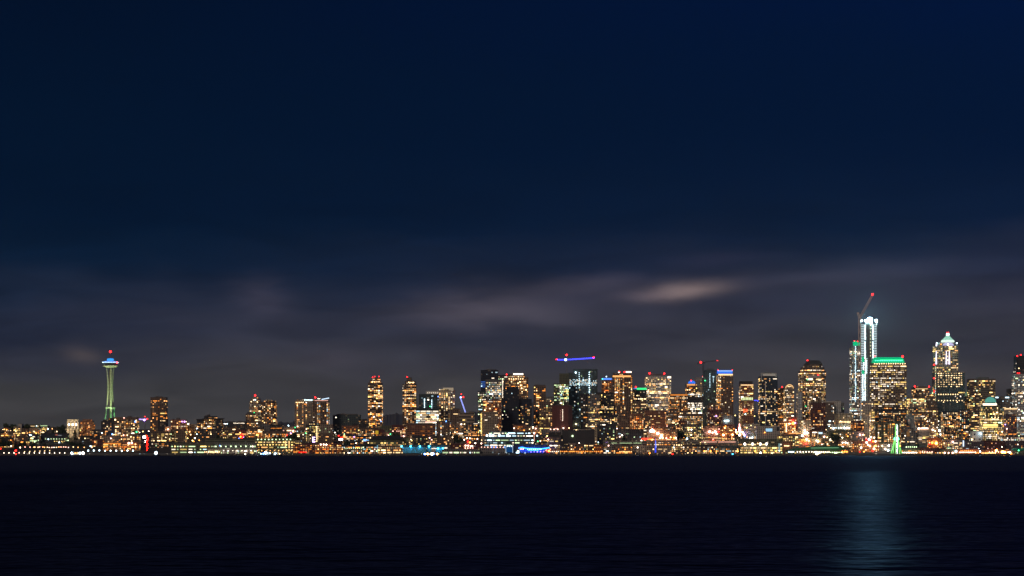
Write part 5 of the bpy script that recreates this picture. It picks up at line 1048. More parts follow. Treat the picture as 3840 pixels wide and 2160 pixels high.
# red wheel-side drop ride tower and small coaster loops
cr = empty('roller_coaster', at(3403, 1668, 3700), 'small looping coaster track behind the pier market', 'roller coaster'); mb = MB(); cm = plain('coaster_white', (.5, .55, .5), .5)
def loopseg(cx, cy, r_, a0, a1):
    p0 = None
    for i in range(13):
        a_ = R(a0 + (a1 - a0) * i / 12); p = at(cx + r_ * math.cos(a_), cy - r_ * math.sin(a_), 3700) - cr.location; p.y += i * .3
        if p0 is not None: mb.bar(p0, p, .3, cm, n=4)
        p0 = p
loopseg(3401, 1657, 6, -30, 300); loopseg(3408, 1668, 8, 90, 250); mb.build('track', cr); mb = MB()
for x in range(3394, 3430, 5): a_ = at(x, 1664, 3700) - cr.location; mb.bar(a_, (a_.x, a_.y, -8), .2, cm, n=4)
mb.build('trestle', cr)

# ------------------------------------------------------------------ blue light spire, masts, letter sign
def solo(name, px, py, Y, label, cat, group=None): return empty(name, at(px, py, Y), label, cat, group)
s_ = solo('light_spire', 2458, 1697, 3640, 'slender tapering spire glowing deep blue before the elevated road', 'spire'); h_ = 52 * 3640 / F
mb = MB(); mb.bar((0, 0, 0), (0, 0, h_), 1.25, glow('spire_blue', (.02, .06, 1), 1.6, True), .25, 8); mb.build('shaft', s_)
mb = MB(); mb.bar((1.0, -1.3, h_ * .35), (.5, -.7, h_ * .8), .35, glow('spire_core', (.3, .4, 1), 3, True), .2); mb.build('light_tube', s_)
for x, y0, lb in ((1755, 1583, 'taller tall white mast of a pair above the mast yard'), (1766, 1586, 'shorter tall white mast of a pair above the mast yard'), (146, 1634, 'single pale flagpole beside the broad black office')):
    Yp = 3850; s_ = solo('mast', x, 1668, Yp, lb, 'mast'); mb = MB(); mb.bar((0, 0, -4), (0, 0, (1668 - y0) * Yp / F), .55, plain('mast_white', (.6, .55, .52), .6), .3); mb.build('pole', s_); mb = MB(); mb.box(-1, 1, -1, 1, -5, -2, METAL); mb.build('base', s_)
Y = 3650; k = Y / F; es = solo('letter_sign', 1177, 1663, Y + 4, 'large violet neon letter E standing on the waterfront hotel roof', 'sign')
em = glow('neon_violet', (.62, .42, 1), 5, True); x0, x1 = -5.5 * k, 4.5 * k; mb = MB(); H = 20 * k; T = 3.0 * k
mb.box(x0, x0 + T, -.6, .6, 2, 2 + H, em)
for z_ in (2, 2 + H / 2 - T / 2, 2 + H - T): mb.box(x0 + T + .01, x1, -.6, .6, z_, z_ + T, em)
mb.build('letter', es); mb = MB()
for x in (x0 + 1, 0, x1 - 1): mb.bar((x, 1, -1.5), (x, .9, 2 + H), .2, DARKM)
mb.build('frame', es)

# ------------------------------------------------------------------ street glow, neon masts and big signs
def signpost(px, py, Y, w_, h_, mat, label, parts=(), name='neon_sign'):
    s = solo(name, px, py, Y, label, 'sign'); kk = Y / F; g = zt(Y) - s.location.z
    mb = MB(); mb.box(-w_ / 2 * kk, w_ / 2 * kk, -.5, .5, -h_ / 2 * kk, h_ / 2 * kk, mat); mb.build('panel', s)
    mb = MB(); mb.bar((0, .8, min(g, -h_ / 2 * kk - 1)), (0, .8, h_ / 2 * kk), .35, DARKM); mb.build('post', s)
    for dx, dy, ww_, hh_, m_ in parts:
        mb = MB(); mb.box((dx - ww_ / 2) * kk, (dx + ww_ / 2) * kk, -1.1, -.55, (-dy - hh_ / 2) * kk, (-dy + hh_ / 2) * kk, m_); mb.build('panel', s)
    return s
RD = glow('neon_red', (1, .04, .02), 3.5, True); RD2 = glow('neon_deep_red', (1, .02, .01), .8, True); WH = glow('neon_white', (1, .85, .75), 9, True); OR = glow('neon_orange', (1, .2, .02), 3, True); PK = glow('neon_pink', (1, .45, .4), 5, True); VI = glow('neon_lilac', (.55, .45, 1), 4, True)
signpost(2773, 1606, 3920, 3.6, 34, PK, 'tall pink and white vertical market sign rising from street lamps', ((0, 6, 4.5, 18, WH), (4, 8, 2.4, 12, VI), (-4.5, 2, 1.4, 20, RD)))
signpost(2795, 1553, 4236, 3.0, 4.0, glow('clock_face', (.75, 1, .95), 5, True), 'round white clock face glowing under the red hotel sign', ((0, 0, 5, 2.4, glow('clock_face', (.75, 1, .95), 5, True)),), 'clock')
signpost(2426, 1645, 3835, 40, 4.2, RD, 'long red glowing sign band above the elevated road', ((12, 2, 10, 4, OR),))
signpost(1291, 1629, 3870, 3, 8, glow('spire_lime', (.5, 1, .5), 2, True), 'small lime and orange lit spire ornament on the shop row', ((0, 7, 7, 9, glow('spire_or', (1, .35, .1), 3, True)),))
signpost(1475, 1636, 3900, 20, 3.4, OR, 'wide orange canopy sign on the shop row')
signpost(1278, 1648, 3830, 15, 6, WH, 'white glaring forecourt canopy behind the waterfront hotel', ((4, -8, 12, 3, RD),))
signpost(1076, 1632, 3900, 5, 7, RD, 'small red lit sign beside the tree dark slope')
signpost(3077, 1624, 3880, 14, 6, glow('sign_ice', (.55, .75, 1), 1.8, True), 'pale blue illuminated word sign on the slope block')
signpost(2005, 1670, 3690, 9, 3.2, glow('sign_multi', (.6, .9, .5), 1.5, True), 'small greenish hanging sign above the blue neon hall', ((-1, 5, 5, 7, glow('sign_multi2', (1, .5, .25), 1.2, True)),))
signpost(2004, 1625, 3880, 7, 6, glow('neon_salmon', (1, .3, .2), 2.5, True), 'upright red and white sign pylon behind the glass terminal', ((-1, 0, 3, 4, WH), (0, 18, 4, 26, glow('pylon_warm', (1, .5, .35), 1.0, True))))
signpost(541, 1639, 4060, 11, 8, WH, 'glaring white screen above the red lit cross street', ((6, -5, 5, 6, OR), (8, -3, 2.4, 9, RD2)))
for t_, q_ in NEON: lamp_light('neon_glow', (q_.x, q_.y, q_.z), 2600, (.04, .16, 1), 1.0, t_.root)
q_ = fw
for x_ in (-7, 7): lamp_light('hub_glow', (x_ * .45, -6, hub), 3500, (.1, 1, .25), 1.0, fw)
# ------------------------------------------------------------------ roads
asph = plain('asphalt', (.05, .05, .05), .85)
def road(name, pts, wd, label, lift=.15):
    mb = MB()
    for (a, b_) in zip(pts, pts[1:]):
        a, b_ = Vector(a), Vector(b_); d = (b_ - a); n_ = Vector((-d.y, d.x, 0)).normalized() * wd / 2; u = Vector((0, 0, lift))
        mb.face([a - n_ + u, b_ - n_ + u, b_ + n_ + u, a + n_ + u], asph)
    o = mb.build(name); return tag(o, label, 'road', kind='structure')
def gz(px, Y): p = at(px, 1690, Y); p.z = zt(Y); return p
road('road', [gz(552, 3690), gz(549, 3850), gz(547, 4000), gz(548, 4300), gz(550, 4620)], 13, 'steep cross street climbing past the slab tower')
road('waterfront_road', [Vector((-4400, 3700, 3.4)), Vector((4400, 3700, 3.4))], 14, 'flat street running behind the piers')
# elevated road
Y = 3800; k = Y / F
er = empty('elevated_road', at(2480, 1690, Y), 'long two level elevated road on concrete columns above the piers', 'viaduct'); er.location.z = zt(Y)
deckm = plain('deck_concrete', (.30, .26, .22), .8)
zz = lambda py: CZ + (HY - py) / F * Y - er.location.z
xa, xb = (2262 - 2480) * k, (2765 - 2480) * k
for nm_, y_ in (('upper_deck', 1655), ('lower_deck', 1663)):
    mb = MB(); mb.box(xa, xb, -7, 7, zz(y_) - .7, zz(y_), deckm); mb.box(xa, xb, -7.3, -7.02, zz(y_) - .9, zz(y_) + 1.0, deckm); mb.box(xa, xb, 7.02, 7.3, zz(y_) - .9, zz(y_) + 1.0, deckm); mb.build(nm_, er)
x = xa + 8
while x < xb:
    mb = MB(); mb.box(x - .8, x + .8, -6, -4.4, -2, zz(1655) - .72, deckm); mb.box(x - .8, x + .8, 4.4, 6, -2, zz(1655) - .72, deckm); mb.build('column', er); x += 20
for nm_, x0_, x1_, y_, h_, st in (('deck_light', 2292, 2405, 1661.5, 'lime', 1.1), ('deck_light', 2600, 2620, 1647, 'cream', 3.0), ('deck_light', 2627, 2757, 1657.5, 'pink', 2.2), ('deck_light', 2604, 2700, 1641.5, 'yellow', .9), ('deck_light', 2674, 2704, 1643, 'cream', 1.8)):
    n = int((x1_ - x0_) / 5)
    for i in range(n):
        if rnd.random() < .15: continue
        p = (x0_ + (x1_ - x0_) * (i + .5) / n - 2480) * k; mb = MB(); mb.box(p - 1.0, p + 1.0, -7.9, -7.4, zz(y_) - .28, zz(y_) + .28, glow('deck_%s_%s' % (h_, st), HUES[h_], st * 1.3, True)); mb.build(nm_, er)

# ------------------------------------------------------------------ cars
def make_car(body, label, tail):
    o = empty('car', (0, 0, 0), label, 'car', 'cars on the streets'); bm_ = plain('car_' + body[0], body[1], .3, .4); gl = plain('car_glass', (.02, .02, .025), .1)
    mb = MB(); prof_ = [(-2.2, .35), (-2.25, .85), (-1.5, .98), (-.9, 1.42), (.7, 1.45), (1.5, .95), (2.2, .8), (2.25, .35)]
    i = len(mb.v); mb.v += [(-.9, y, z) for y, z in prof_] + [(.9, y, z) for y, z in prof_]; n = len(prof_)
    for q in range(n): mb.f.append((q, (q + 1) % n, n + (q + 1) % n, n + q)); mb.m.append(mb.mi(bm_)); mb.uv.append([(0, 0)] * 4)
    mb.f += [tuple(range(n))[::-1], tuple(range(n, 2 * n))]; mb.m += [0, 0]; mb.uv += [[(0, 0)] * n] * 2; mb.build('body', o)
    mb = MB(); mb.face([(-.8, -1.52, 1.02), (.8, -1.52, 1.02), (.74, -.98, 1.4), (-.74, -.98, 1.4)], gl); mb.build('rear_window', o)
    for sx_ in (-.9, .9):
        for y in (-1.4, 1.4): mb = MB(); mb.bar((sx_ - .1, y, .34), (sx_ + .1, y, .34), .34, DARKM, n=10); mb.build('wheel', o)
        mb = MB(); m_ = glow('tail_lamp', (1, .012, .004), 30, True) if tail else glow('head_lamp', (1, .86, .70), 40, True)
        mb.box(sx_ * .72 - .26, sx_ * .72 + .26, -2.45, -2.26, .55, .95, m_); mb.build('taillight' if tail else 'headlight', o)
    return o
CARL = {('silver', True): 'silver car with red tail lamps climbing the steep cross street', ('black', True): 'black car with red tail lamps climbing the steep cross street',
        ('silver', False): 'silver car with white headlamps coming down the steep cross street', ('black', False): 'black car with white headlamps coming down the steep cross street'}
protos = {}
for nm_, c in (('silver', (.4, .4, .42)), ('black', (.03, .03, .035))):
    for tl in (True, False):
        protos[nm_, tl] = [make_car((nm_, c), CARL[nm_, tl], tl), False]
def car(key, loc, rz=0, label=None, group=None):
    p = protos[key]
    o = p[0] if not p[1] else copy_tree(p[0], loc)
    p[1] = True; o.location = loc; o.rotation_euler = (0, 0, rz)
    o['label'] = label or CARL[key]; o['group'] = group or 'cars on the cross street %s %s' % (key[0], 'tail' if key[1] else 'head')
    return o
for i in range(28):
    Yc = 3760 + i * 20 + rnd.uniform(-2, 2); tail = rnd.random() < .8
    p = gz(549.5 + (2.4 if tail else -3.6) + rnd.choice([0, 3.5]) * (1 if tail else 0), Yc); p.z += .2
    car((rnd.choice(['silver', 'black']), tail), p)
for px, tail in [(2403 + i * 6.5, True) for i in range(7)] + [(2590 + i * 9, False) for i in range(5)] + [(2655 + i * 6, True) for i in range(3)] + [(2480 + i * 13, False) for i in range(6)]:
    p = at(px, 1655, 3797); car((rnd.choice(['silver', 'black']), tail), p, rnd.uniform(-.1, .1), 'car with %s lamps driving on the upper deck of the elevated road' % ('red tail' if tail else 'white head'), 'cars on the elevated road %s' % ('tail' if tail else 'head'))

# ------------------------------------------------------------------ street lamps
LP = {}
MARKS = [(30, 'small arched window house'), (74, 'blank pale concrete block'), (125, 'pale green lit office'), (200, 'broad black office'), (272, 'arched pavilion towers'), (324, 'curved top apartment block'), (414, 'observation tower'), (475, 'wide apartment block'), (540, 'steep cross street'), (592, 'lone brown slab tower'), (668, 'violet lamp block'), (720, 'pale tan office'), (785, 'stepped apartment block'), (905, 'red and yellow neon cluster'), (957, 'big red beacon tower'), (1036, 'dim arched openings'), (1100, 'long pier deck'), (1170, 'violet letter sign'), (1262, 'dark glass office'), (1405, 'three beacon tower'), (1475, 'hipped roof office'), (1534, 'single beacon slender tower'), (1602, 'white lit glass office'), (1675, 'pale curved tower'), (1745, 'pair of white masts'), (1808, 'string of yellow lamps'), (1905, 'glass terminal hall'), (1995, 'blue neon hall'), (2110, 'windowless red block'), (2170, 'dark warehouse'), (2258, 'cream stair block'), (2330, 'stacked orange window flats'), (2426, 'long red sign band'), (2465, 'pinkish banded office'), (2530, 'pale hotel tower'), (2600, 'dense cream window block'), (2670, 'unlit green glass tower'), (2722, 'blue crowned tower'), (2773, 'pink and white market sign'), (2815, 'red sign tower'), (2880, 'framed dark tower'), (2972, 'fiery round sign'), (3025, 'pale slab edge'), (3075, 'pale blue word sign'), (3120, 'framed grey slab'), (3172, 'cream stone office'), (3245, 'unfinished round tower'), (3330, 'ferris wheel'), (3405, 'looping coaster'), (3460, 'twin beacon tower'), (3515, 'orange curved terminal'), (3565, 'pyramid domed skyscraper'), (3664, 'four window cream block'), (3725, 'turquoise dome'), (3790, 'floodlit gable')]
def mark(px): return min(MARKS, key=lambda t: abs(t[0] - px))[1]
def street_lamp(px, py, hue='cream', st=14, r=1.0, label=None, group='street lamps', Y=None, name='street_lamp'):
    if Y is None:
        Y = 3612
        while Y < 4700 and CZ + (HY - py) / F * Y < zt(Y) + 8.5: Y += 12
        # head sits about 8 m above the land
        Yb, best = 3612, 1e9
        for q in range(3612, 4700, 12):
            d = abs(CZ + (HY - py) / F * q - zt(q) - 8.5)
            if d < best: best, Yb = d, q
        Y = Yb
    if name == 'street_lamp':
        cover = [b_ for b_ in REG if b_[0] - 1 <= px <= b_[1] + 1 and b_[2] < py - 1 and b_[3] < Y + 3]
        en = st * 50 if st >= 12 else 0
        if cover:
            c_ = min(cover, key=lambda b_: b_[3]); Y = c_[3] - 6
            if CZ + (HY - py) / F * Y > zt(Y) + 13:
                b_ = c_[4]; o = b_.lamp(px, py, hue, st, r, -1.8)
                if en: q = b_.loc(px, py, -6); lamp_light('lamp_glow', (q.x, q.y, q.z + 1), en, HUES[hue], 1.0, b_.root)
                return o
        if en: lamp_light('lamp_glow', at(px, py, Y) + Vector((0, -4, 1)), en, HUES[hue], 1.0)
    r *= .74
    key = (hue, st, r)
    if key not in LP:
        mb = MB(); mb.ball((0, 0, 0), r, glow('street_%s_%d' % (hue, st), HUES[hue], st, True), 8); ob = mb.build('lamp_head', smooth=True); me = ob.data; bpy.data.objects.remove(ob); LP[key] = me
    p = at(px, py, Y); g = min(zt(Y), p.z - 2.5)
    sz = 'fierce ' if st >= 24 else ('bright ' if st >= 14 else ('small ' if st < 10 else ''))
    side_ = ' low at the water edge' if py > 1672 else (' high on the slope' if py < 1618 else ' halfway down the slope')
    lb = label or '%s%s street lamp%s beneath the %s' % (sz, {'cool': 'cold white'}.get(hue, hue), side_, mark(px))
    o = empty(name, Vector((p.x, p.y, g)), lb, 'street lamp', lb if not label else group + ', ' + hue)
    if 'pole' not in LP:
        mb = MB(); mb.bar((0, 0, 0), (0, 0, 1), .16, DARKM, .1); ob = mb.build('pole'); LP['pole'] = ob.data; bpy.data.objects.remove(ob)
    q = bpy.data.objects.new('pole', LP['pole']); COL.objects.link(q); q.parent = o; q.scale = (1, 1, p.z - g)
    q = bpy.data.objects.new('lamp_head', LP[key]); COL.objects.link(q); q.parent = o; q.location = (0, -.6, p.z - g)
    return o
PL = 'white lamp on a short post in the evenly spaced row on the low pier'
for i in range(13): street_lamp(15 + i * 19.0, 1698.5, 'pink' if i == 3 else 'white', 11, .78, PL.replace('white', 'pinkish' if i == 3 else 'white'), 'pier lamps in the long even row', 3606, 'pier_lamp')
for i in range(6): street_lamp(93 + i * 19 if i < 2 else 131 + (i - 2) * 18.6, 1694 - i * .8, 'cream', 5, .9, 'cream lamp on the sloping pier walkway behind the even row', 'walkway lamps', 3625, 'pier_lamp')
XS = [76, 94, 113, 127, 131, 143, 149, 161, 167, 178, 185, 195, 203, 212, 221, 229, 239, 247, 257, 275, 293, 316, 345]
for i, x in enumerate(XS):
    LH = rnd.choice(['cream', 'white', 'warm', 'pink'])
    street_lamp(x, 1677 + rnd.uniform(-1, 1), LH, 8, .9, '%s lamp of the upper irregular row on the park road behind the pier' % LH, 'park road lamps', 3700, 'road_lamp')
for i in range(9): street_lamp(331 + i * 21, 1690 + rnd.uniform(-1, .6), 'cool', 12, 1.3, 'bluish lamp on the blue lit pier edge', 'bluish pier lamps', 3622, 'pier_lamp')
HL = [(42, 1673, 'white', 9), (76, 1679, 'white', 10), (16, 1610, 'warm', 8), (11, 1611, 'cream', 8), (25, 1611, 'amber', 9), (59, 1617, 'cream', 9), (67, 1633, 'warm', 8), (128, 1619, 'cream', 9), (136, 1625, 'amber', 12), (137, 1597, 'cool', 7), (180, 1608, 'cool', 11), (196, 1608, 'warm', 7), (213, 1618, 'cream', 8), (252, 1618, 'white', 13), (340, 1673, 'cool', 14), (382, 1624, 'cool', 11), (421, 1628, 'blue', 14), (463, 1632, 'pink', 12), (477, 1632, 'cream', 9), (491, 1638, 'cream', 9), (416, 1644, 'pink', 11), (357, 1658, 'orange', 8), (390, 1676, 'orange', 10), (558, 1617, 'white', 10), (536, 1618, 'yellow', 11), (524, 1622, 'white', 6), (630, 1610, 'pink', 16), (711, 1619, 'warm', 12), (731, 1643, 'white', 17), (715, 1630, 'cream', 9), (704, 1643, 'yellow', 8), (747, 1651, 'amber', 11), (738, 1607, 'cool', 9), (738, 1628, 'cool', 9), (791, 1628, 'cream', 9), (722, 1652, 'yellow', 12), (727, 1655, 'amber', 8), (1082, 1596, 'cool', 14), (1099, 1616, 'pink', 13), (1090, 1624, 'violet', 9), (1107, 1603, 'green', 7), (1256, 1622, 'white', 10), (1270, 1634, 'red', 14), (1116, 1599, 'white', 9), (1149, 1609, 'pink', 9), (1146, 1624, 'green', 6), (1203, 1667, 'white', 14), (1214, 1667, 'white', 14), (1224, 1667, 'white', 15), (1429, 1580, 'blue', 9), (1426, 1574, 'white', 10), (1402, 1563, 'white', 13), (1457, 1633, 'pink', 13), (1514, 1636, 'pink', 14), (1464, 1628, 'green', 8), (1328, 1638, 'violet', 9), (1335, 1662, 'white', 9), (1541, 1648, 'pink', 8), (1611, 1642, 'pink', 11), (1619, 1649, 'pink', 8), (1654, 1629, 'white', 11), (1697, 1640, 'cream', 9), (1706, 1621, 'cream', 10), (1730, 1591, 'white', 13), (1742, 1591, 'cream', 10), (1673, 1580, 'blue', 11), (1741, 1649, 'white', 13), (1751, 1643, 'cool', 12), (1762, 1644, 'white', 14), (1790, 1646, 'white', 10), (1782, 1663, 'white', 18), (1805, 1663, 'pink', 15), (1714, 1650, 'warm', 9), (1999, 1603, 'white', 17), (2009, 1607, 'pink', 12), (1928, 1606, 'white', 10), (2085, 1608, 'pink', 11), (2113, 1605, 'white', 12), (2134, 1605, 'cream', 9), (2161, 1613, 'cream', 13), (2052, 1635, 'yellow', 11), (2056, 1648, 'pink', 12), (2026, 1654, 'pink', 9), (2017, 1655, 'green', 8), (2160, 1591, 'cream', 16), (2172, 1661, 'white', 9), (2278, 1659, 'violet', 12), (2297, 1667, 'white', 14), (2282, 1671, 'pink', 10), (2333, 1632, 'white', 14), (2324, 1638, 'pink', 12), (2314, 1607, 'pink', 12), (2391, 1678, 'white', 13), (2405, 1653, 'white', 20), (2446, 1612, 'pink', 40), (2449, 1616, 'white', 36), (2438, 1616, 'cool', 22), (2443, 1618, 'pink', 30), (2454, 1618, 'warm', 28), (2467, 1625, 'pink', 44), (2480, 1635, 'warm', 40), (2485, 1642, 'warm', 26), (2476, 1642, 'white', 16), (2499, 1643, 'white', 12), (2503, 1645, 'red', 18), (2534, 1642, 'white', 16), (2515, 1640, 'warm', 16), (2528, 1642, 'amber', 16), (2420, 1649, 'red', 14), (2445, 1648, 'orange', 22), (2436, 1700, 'orange', 16), (2527, 1678, 'cool', 10), (2582, 1611, 'cream', 14), (2593, 1611, 'white', 14), (2592, 1631, 'cream', 13), (2576, 1645, 'cool', 18), (2563, 1640, 'amber', 18), (2564, 1663, 'cool', 13), (2661, 1619, 'pink', 40), (2682, 1619, 'pink', 40), (2672, 1623, 'pink', 20), (2687, 1627, 'white', 15), (2695, 1619, 'red', 14), (2713, 1631, 'warm', 36), (2747, 1630, 'warm', 30), (2761, 1620, 'warm', 36), (2763, 1625, 'amber', 22), (2773, 1631, 'white', 44), (2784, 1621, 'cream', 34), (2760, 1613, 'pink', 22), (2791, 1630, 'violet', 24), (2792, 1635, 'blue', 16), (2674, 1650, 'red', 18), (2800, 1604, 'yellow', 9), (2757, 1558, 'yellow', 12), (2830, 1560, 'yellow', 11), (2721, 1598, 'amber', 9), (2718, 1605, 'cream', 11), (2821, 1641, 'cool', 18), (2812, 1643, 'white', 9), (2841, 1663, 'warm', 10), (2766, 1692, 'amber', 20), (2868, 1622, 'amber', 10), (2945, 1575, 'white', 12), (2959, 1589, 'cream', 12), (3018, 1614, 'white', 26), (3017, 1625, 'white', 24), (3028, 1623, 'white', 24), (3009, 1634, 'cool', 24), (3033, 1635, 'pink', 26), (3023, 1631, 'red', 18), (3025, 1648, 'cream', 24), (3022, 1664, 'red', 26), (3033, 1653, 'cream', 12), (3091, 1638, 'pink', 20), (3102, 1640, 'cream', 9), (3062, 1652, 'white', 12), (3070, 1654, 'cream', 10), (3067, 1659, 'cream', 10), (3082, 1666, 'pink', 9), (3113, 1647, 'white', 9), (3103, 1665, 'cream', 9), (3126, 1606, 'cool', 26), (3168, 1605, 'cool', 26), (3183, 1605, 'white', 20), (3156, 1604, 'white', 10), (3116, 1604, 'cream', 11), (3134, 1633, 'cream', 10), (3159, 1641, 'white', 12), (3179, 1636, 'amber', 12), (3160, 1660, 'white', 13), (3171, 1660, 'white', 18), (3179, 1661, 'white', 10), (3225, 1630, 'pink', 20), (3236, 1630, 'pink', 15), (3333, 1671, 'white', 20), (3375, 1672, 'amber', 14), (3394, 1634, 'white', 8), (3445, 1607, 'white', 18), (3498, 1612, 'white', 20), (3507, 1616, 'cream', 14), (3522, 1615, 'white', 40), (3527, 1629, 'white', 24), (3677, 1627, 'cool', 20), (3644, 1648, 'cream', 18), (3573, 1657, 'pink', 20), (3675, 1693, 'cool', 18), (3760, 1612, 'white', 18), (3758, 1619, 'cream', 14), (3742, 1624, 'amber', 9), (3776, 1608, 'pink', 12), (3770, 1592, 'violet', 9), (3736, 1689, 'orange', 70), (3759, 1695, 'orange', 160), (3768, 1696, 'orange', 60), (3786, 1696, 'white', 26), (3790, 1701, 'orange', 24), (3757, 1676 - 0, 'white', 9), (3795, 1703, 'amber', 10), (3739, 1547, 'cream', 14), (3478, 1580, 'white', 8), (3469, 1571, 'cream', 9), (2895, 1700, 'cream', 8), (2852, 1698, 'cool', 20)]
for x, y, h, s_ in HL:
    street_lamp(x, y, h, s_, .8 + min(1.6, s_ / 28), None, 'street lamps on the hillside', 3622 if y > 1689 else None)
for x, r_, s_ in ((22 * 1 - 20, 1.6, 9), (59, 1.9, 14)):
    street_lamp(x + .5, 1690 if x > 10 else 1683, 'red', s_, r_, 'large red harbour light near the pier lamp row' if x > 10 else 'large red harbour light cut by the frame edge', 'harbour lights %d' % x, 3612)

# ------------------------------------------------------------------ trees
leafm = plain('leaves', (.05, .075, .035), .9, 0, .5, .6); barkm = plain('bark', (.09, .07, .05), .95)
def tree_mesh(kind, seed):
    r_ = random.Random(seed); cr_ = MB(); tr = MB()
    if kind == 'broad':
        tr.bar((0, 0, 0), (0, 0, 5), .35, barkm, .22, 8); tips = []
        for i in range(7):
            a_ = i * 2.4; e = (2.6 * math.cos(a_), 2.6 * math.sin(a_), 6.5 + r_.uniform(0, 3)); tr.bar((0, 0, 4 + i * .15), e, .16, barkm, .05, 5); tips.append(e)
        tips += [(r_.gauss(0, 1.6), r_.gauss(0, 1.6), r_.uniform(6, 11)) for _ in range(7)]
        for t_ in tips:
            for _ in range(55):
                d = Vector((r_.gauss(0, 1), r_.gauss(0, 1), r_.gauss(0, .8))); d = d.normalized() * r_.uniform(.5, 1.9) + Vector(t_)
                u = Vector((r_.uniform(-1, 1), r_.uniform(-1, 1), r_.uniform(-1, 1))).normalized() * .42; v = u.cross(Vector((r_.uniform(-1, 1), r_.uniform(-1, 1), .3))).normalized() * .42
                cr_.face([d - u - v, d + u - v, d + u + v, d - u + v], leafm)
    else:
        tr.bar((0, 0, 0), (0, 0, 13), .35, barkm, .05, 8)
        for i in range(60):
            z_ = 2 + i * .19; ln = (14 - z_) * .28; a_ = i * 2.4
            for q in range(9):
                t_ = q / 8; d = Vector((math.cos(a_) * ln * t_, math.sin(a_) * ln * t_, z_ - .5 * t_ + r_.uniform(-.1, .1)))
                u = Vector((r_.uniform(-1, 1), r_.uniform(-1, 1), r_.uniform(-.6, .3))).normalized() * .5; v = u.cross(Vector((0, r_.uniform(-1, 1), 1))).normalized() * .3
                cr_.face([d - u - v, d + u - v, d + u + v, d - u + v], leafm)
    return tr, cr_
TM = {}
for kd in ('broad', 'conifer'):
    for sd in (1, 2, 3):
        a_, b_ = tree_mesh(kd, sd); o1, o2 = a_.build('trunk'), b_.build('crown'); TM[kd, sd] = (o1.data, o2.data); bpy.data.objects.remove(o1); bpy.data.objects.remove(o2)
def tree(px, ptop, Y, label, kd='broad', grp=None, w_=1.0):
    g = gz(px, Y); g.z -= .3; h = CZ + (HY - ptop) / F * Y - g.z; s = max(.5, h / (12 if kd == 'broad' else 14))
    o = empty('tree', g, label, 'tree', grp); o.rotation_euler = (0, 0, rnd.uniform(0, 6))
    a_, b_ = TM[kd, rnd.choice((1, 2, 3))]
    for nm_, me in (('trunk', a_), ('crown', b_)):
        q = bpy.data.objects.new(nm_, me); COL.objects.link(q); q.parent = o; q.scale = (s * w_, s * w_, s)
tree(41, 1588, 4190, 'big rounded dark tree on the skyline beside the blank pale block', 'broad', None, 1.3)
tree(97, 1592, 4240, 'dark spreading tree between the blank pale block and the flat hilltop roof', 'broad', None, 1.2)
tree(16, 1646, 3760, 'massive dark tree over the even pier lamp row near the frame edge', 'broad', None, 1.5)
tree(235, 1603, 4060, 'dark bushy tree in front of the pale grey blank block')
tree(229, 1592, 4300, 'small treetop poking above the roofs near the arched towers')
tree(281, 1607, 4020, 'pointed dark conifer in front of the arched towers', 'conifer', None, 1.2)
tree(200, 1600, 4190, 'thin dark conifer beside the black office roofline', 'conifer')
tree(1246 - 150, 1622, 3900, 'dark leafy tree on the slope behind the long dark hotel', 'broad', None, 1.3)
tree(1692, 1618, 3930, 'dark conifer in the wooded patch behind the cyan sheds', 'conifer', None, 1.3)
tree(1488, 1621, 3925, 'small green lit tree beside the orange shop canopy')
tree(1300, 1648, 3800, 'yellowish lit street tree behind the waterfront hotel of green rooms')
GL = 'dark tree among the street trees of the lower hillside, no lamp touching it'
for i, (x, y) in enumerate([(60, 1655), (75, 1660), (90, 1656), (150, 1660), (165, 1663), (120, 1662), (190, 1666), (270, 1655), (290, 1662), (300, 1655), (310, 1664), (820, 1632), (850, 1634), (930, 1636), (1040, 1634), (1060, 1636), (1085, 1630), (1110, 1640), (1675, 1632), (1705, 1630), (1720, 1638), (1685, 1642), (1655, 1645), (2095, 1627), (2340, 1628), (2545, 1608), (3100, 1628), (3120, 1632), (3135, 1625), (3410, 1660), (3425, 1663), (3440, 1664), (3395, 1664), (3300, 1660)]):
    tree(x, y, 3800 + (i % 5) * 16 if y > 1645 else 3890 + (i % 4) * 15, GL, 'broad' if i % 3 else 'conifer', 'street trees of the lower hillside', 1.25)

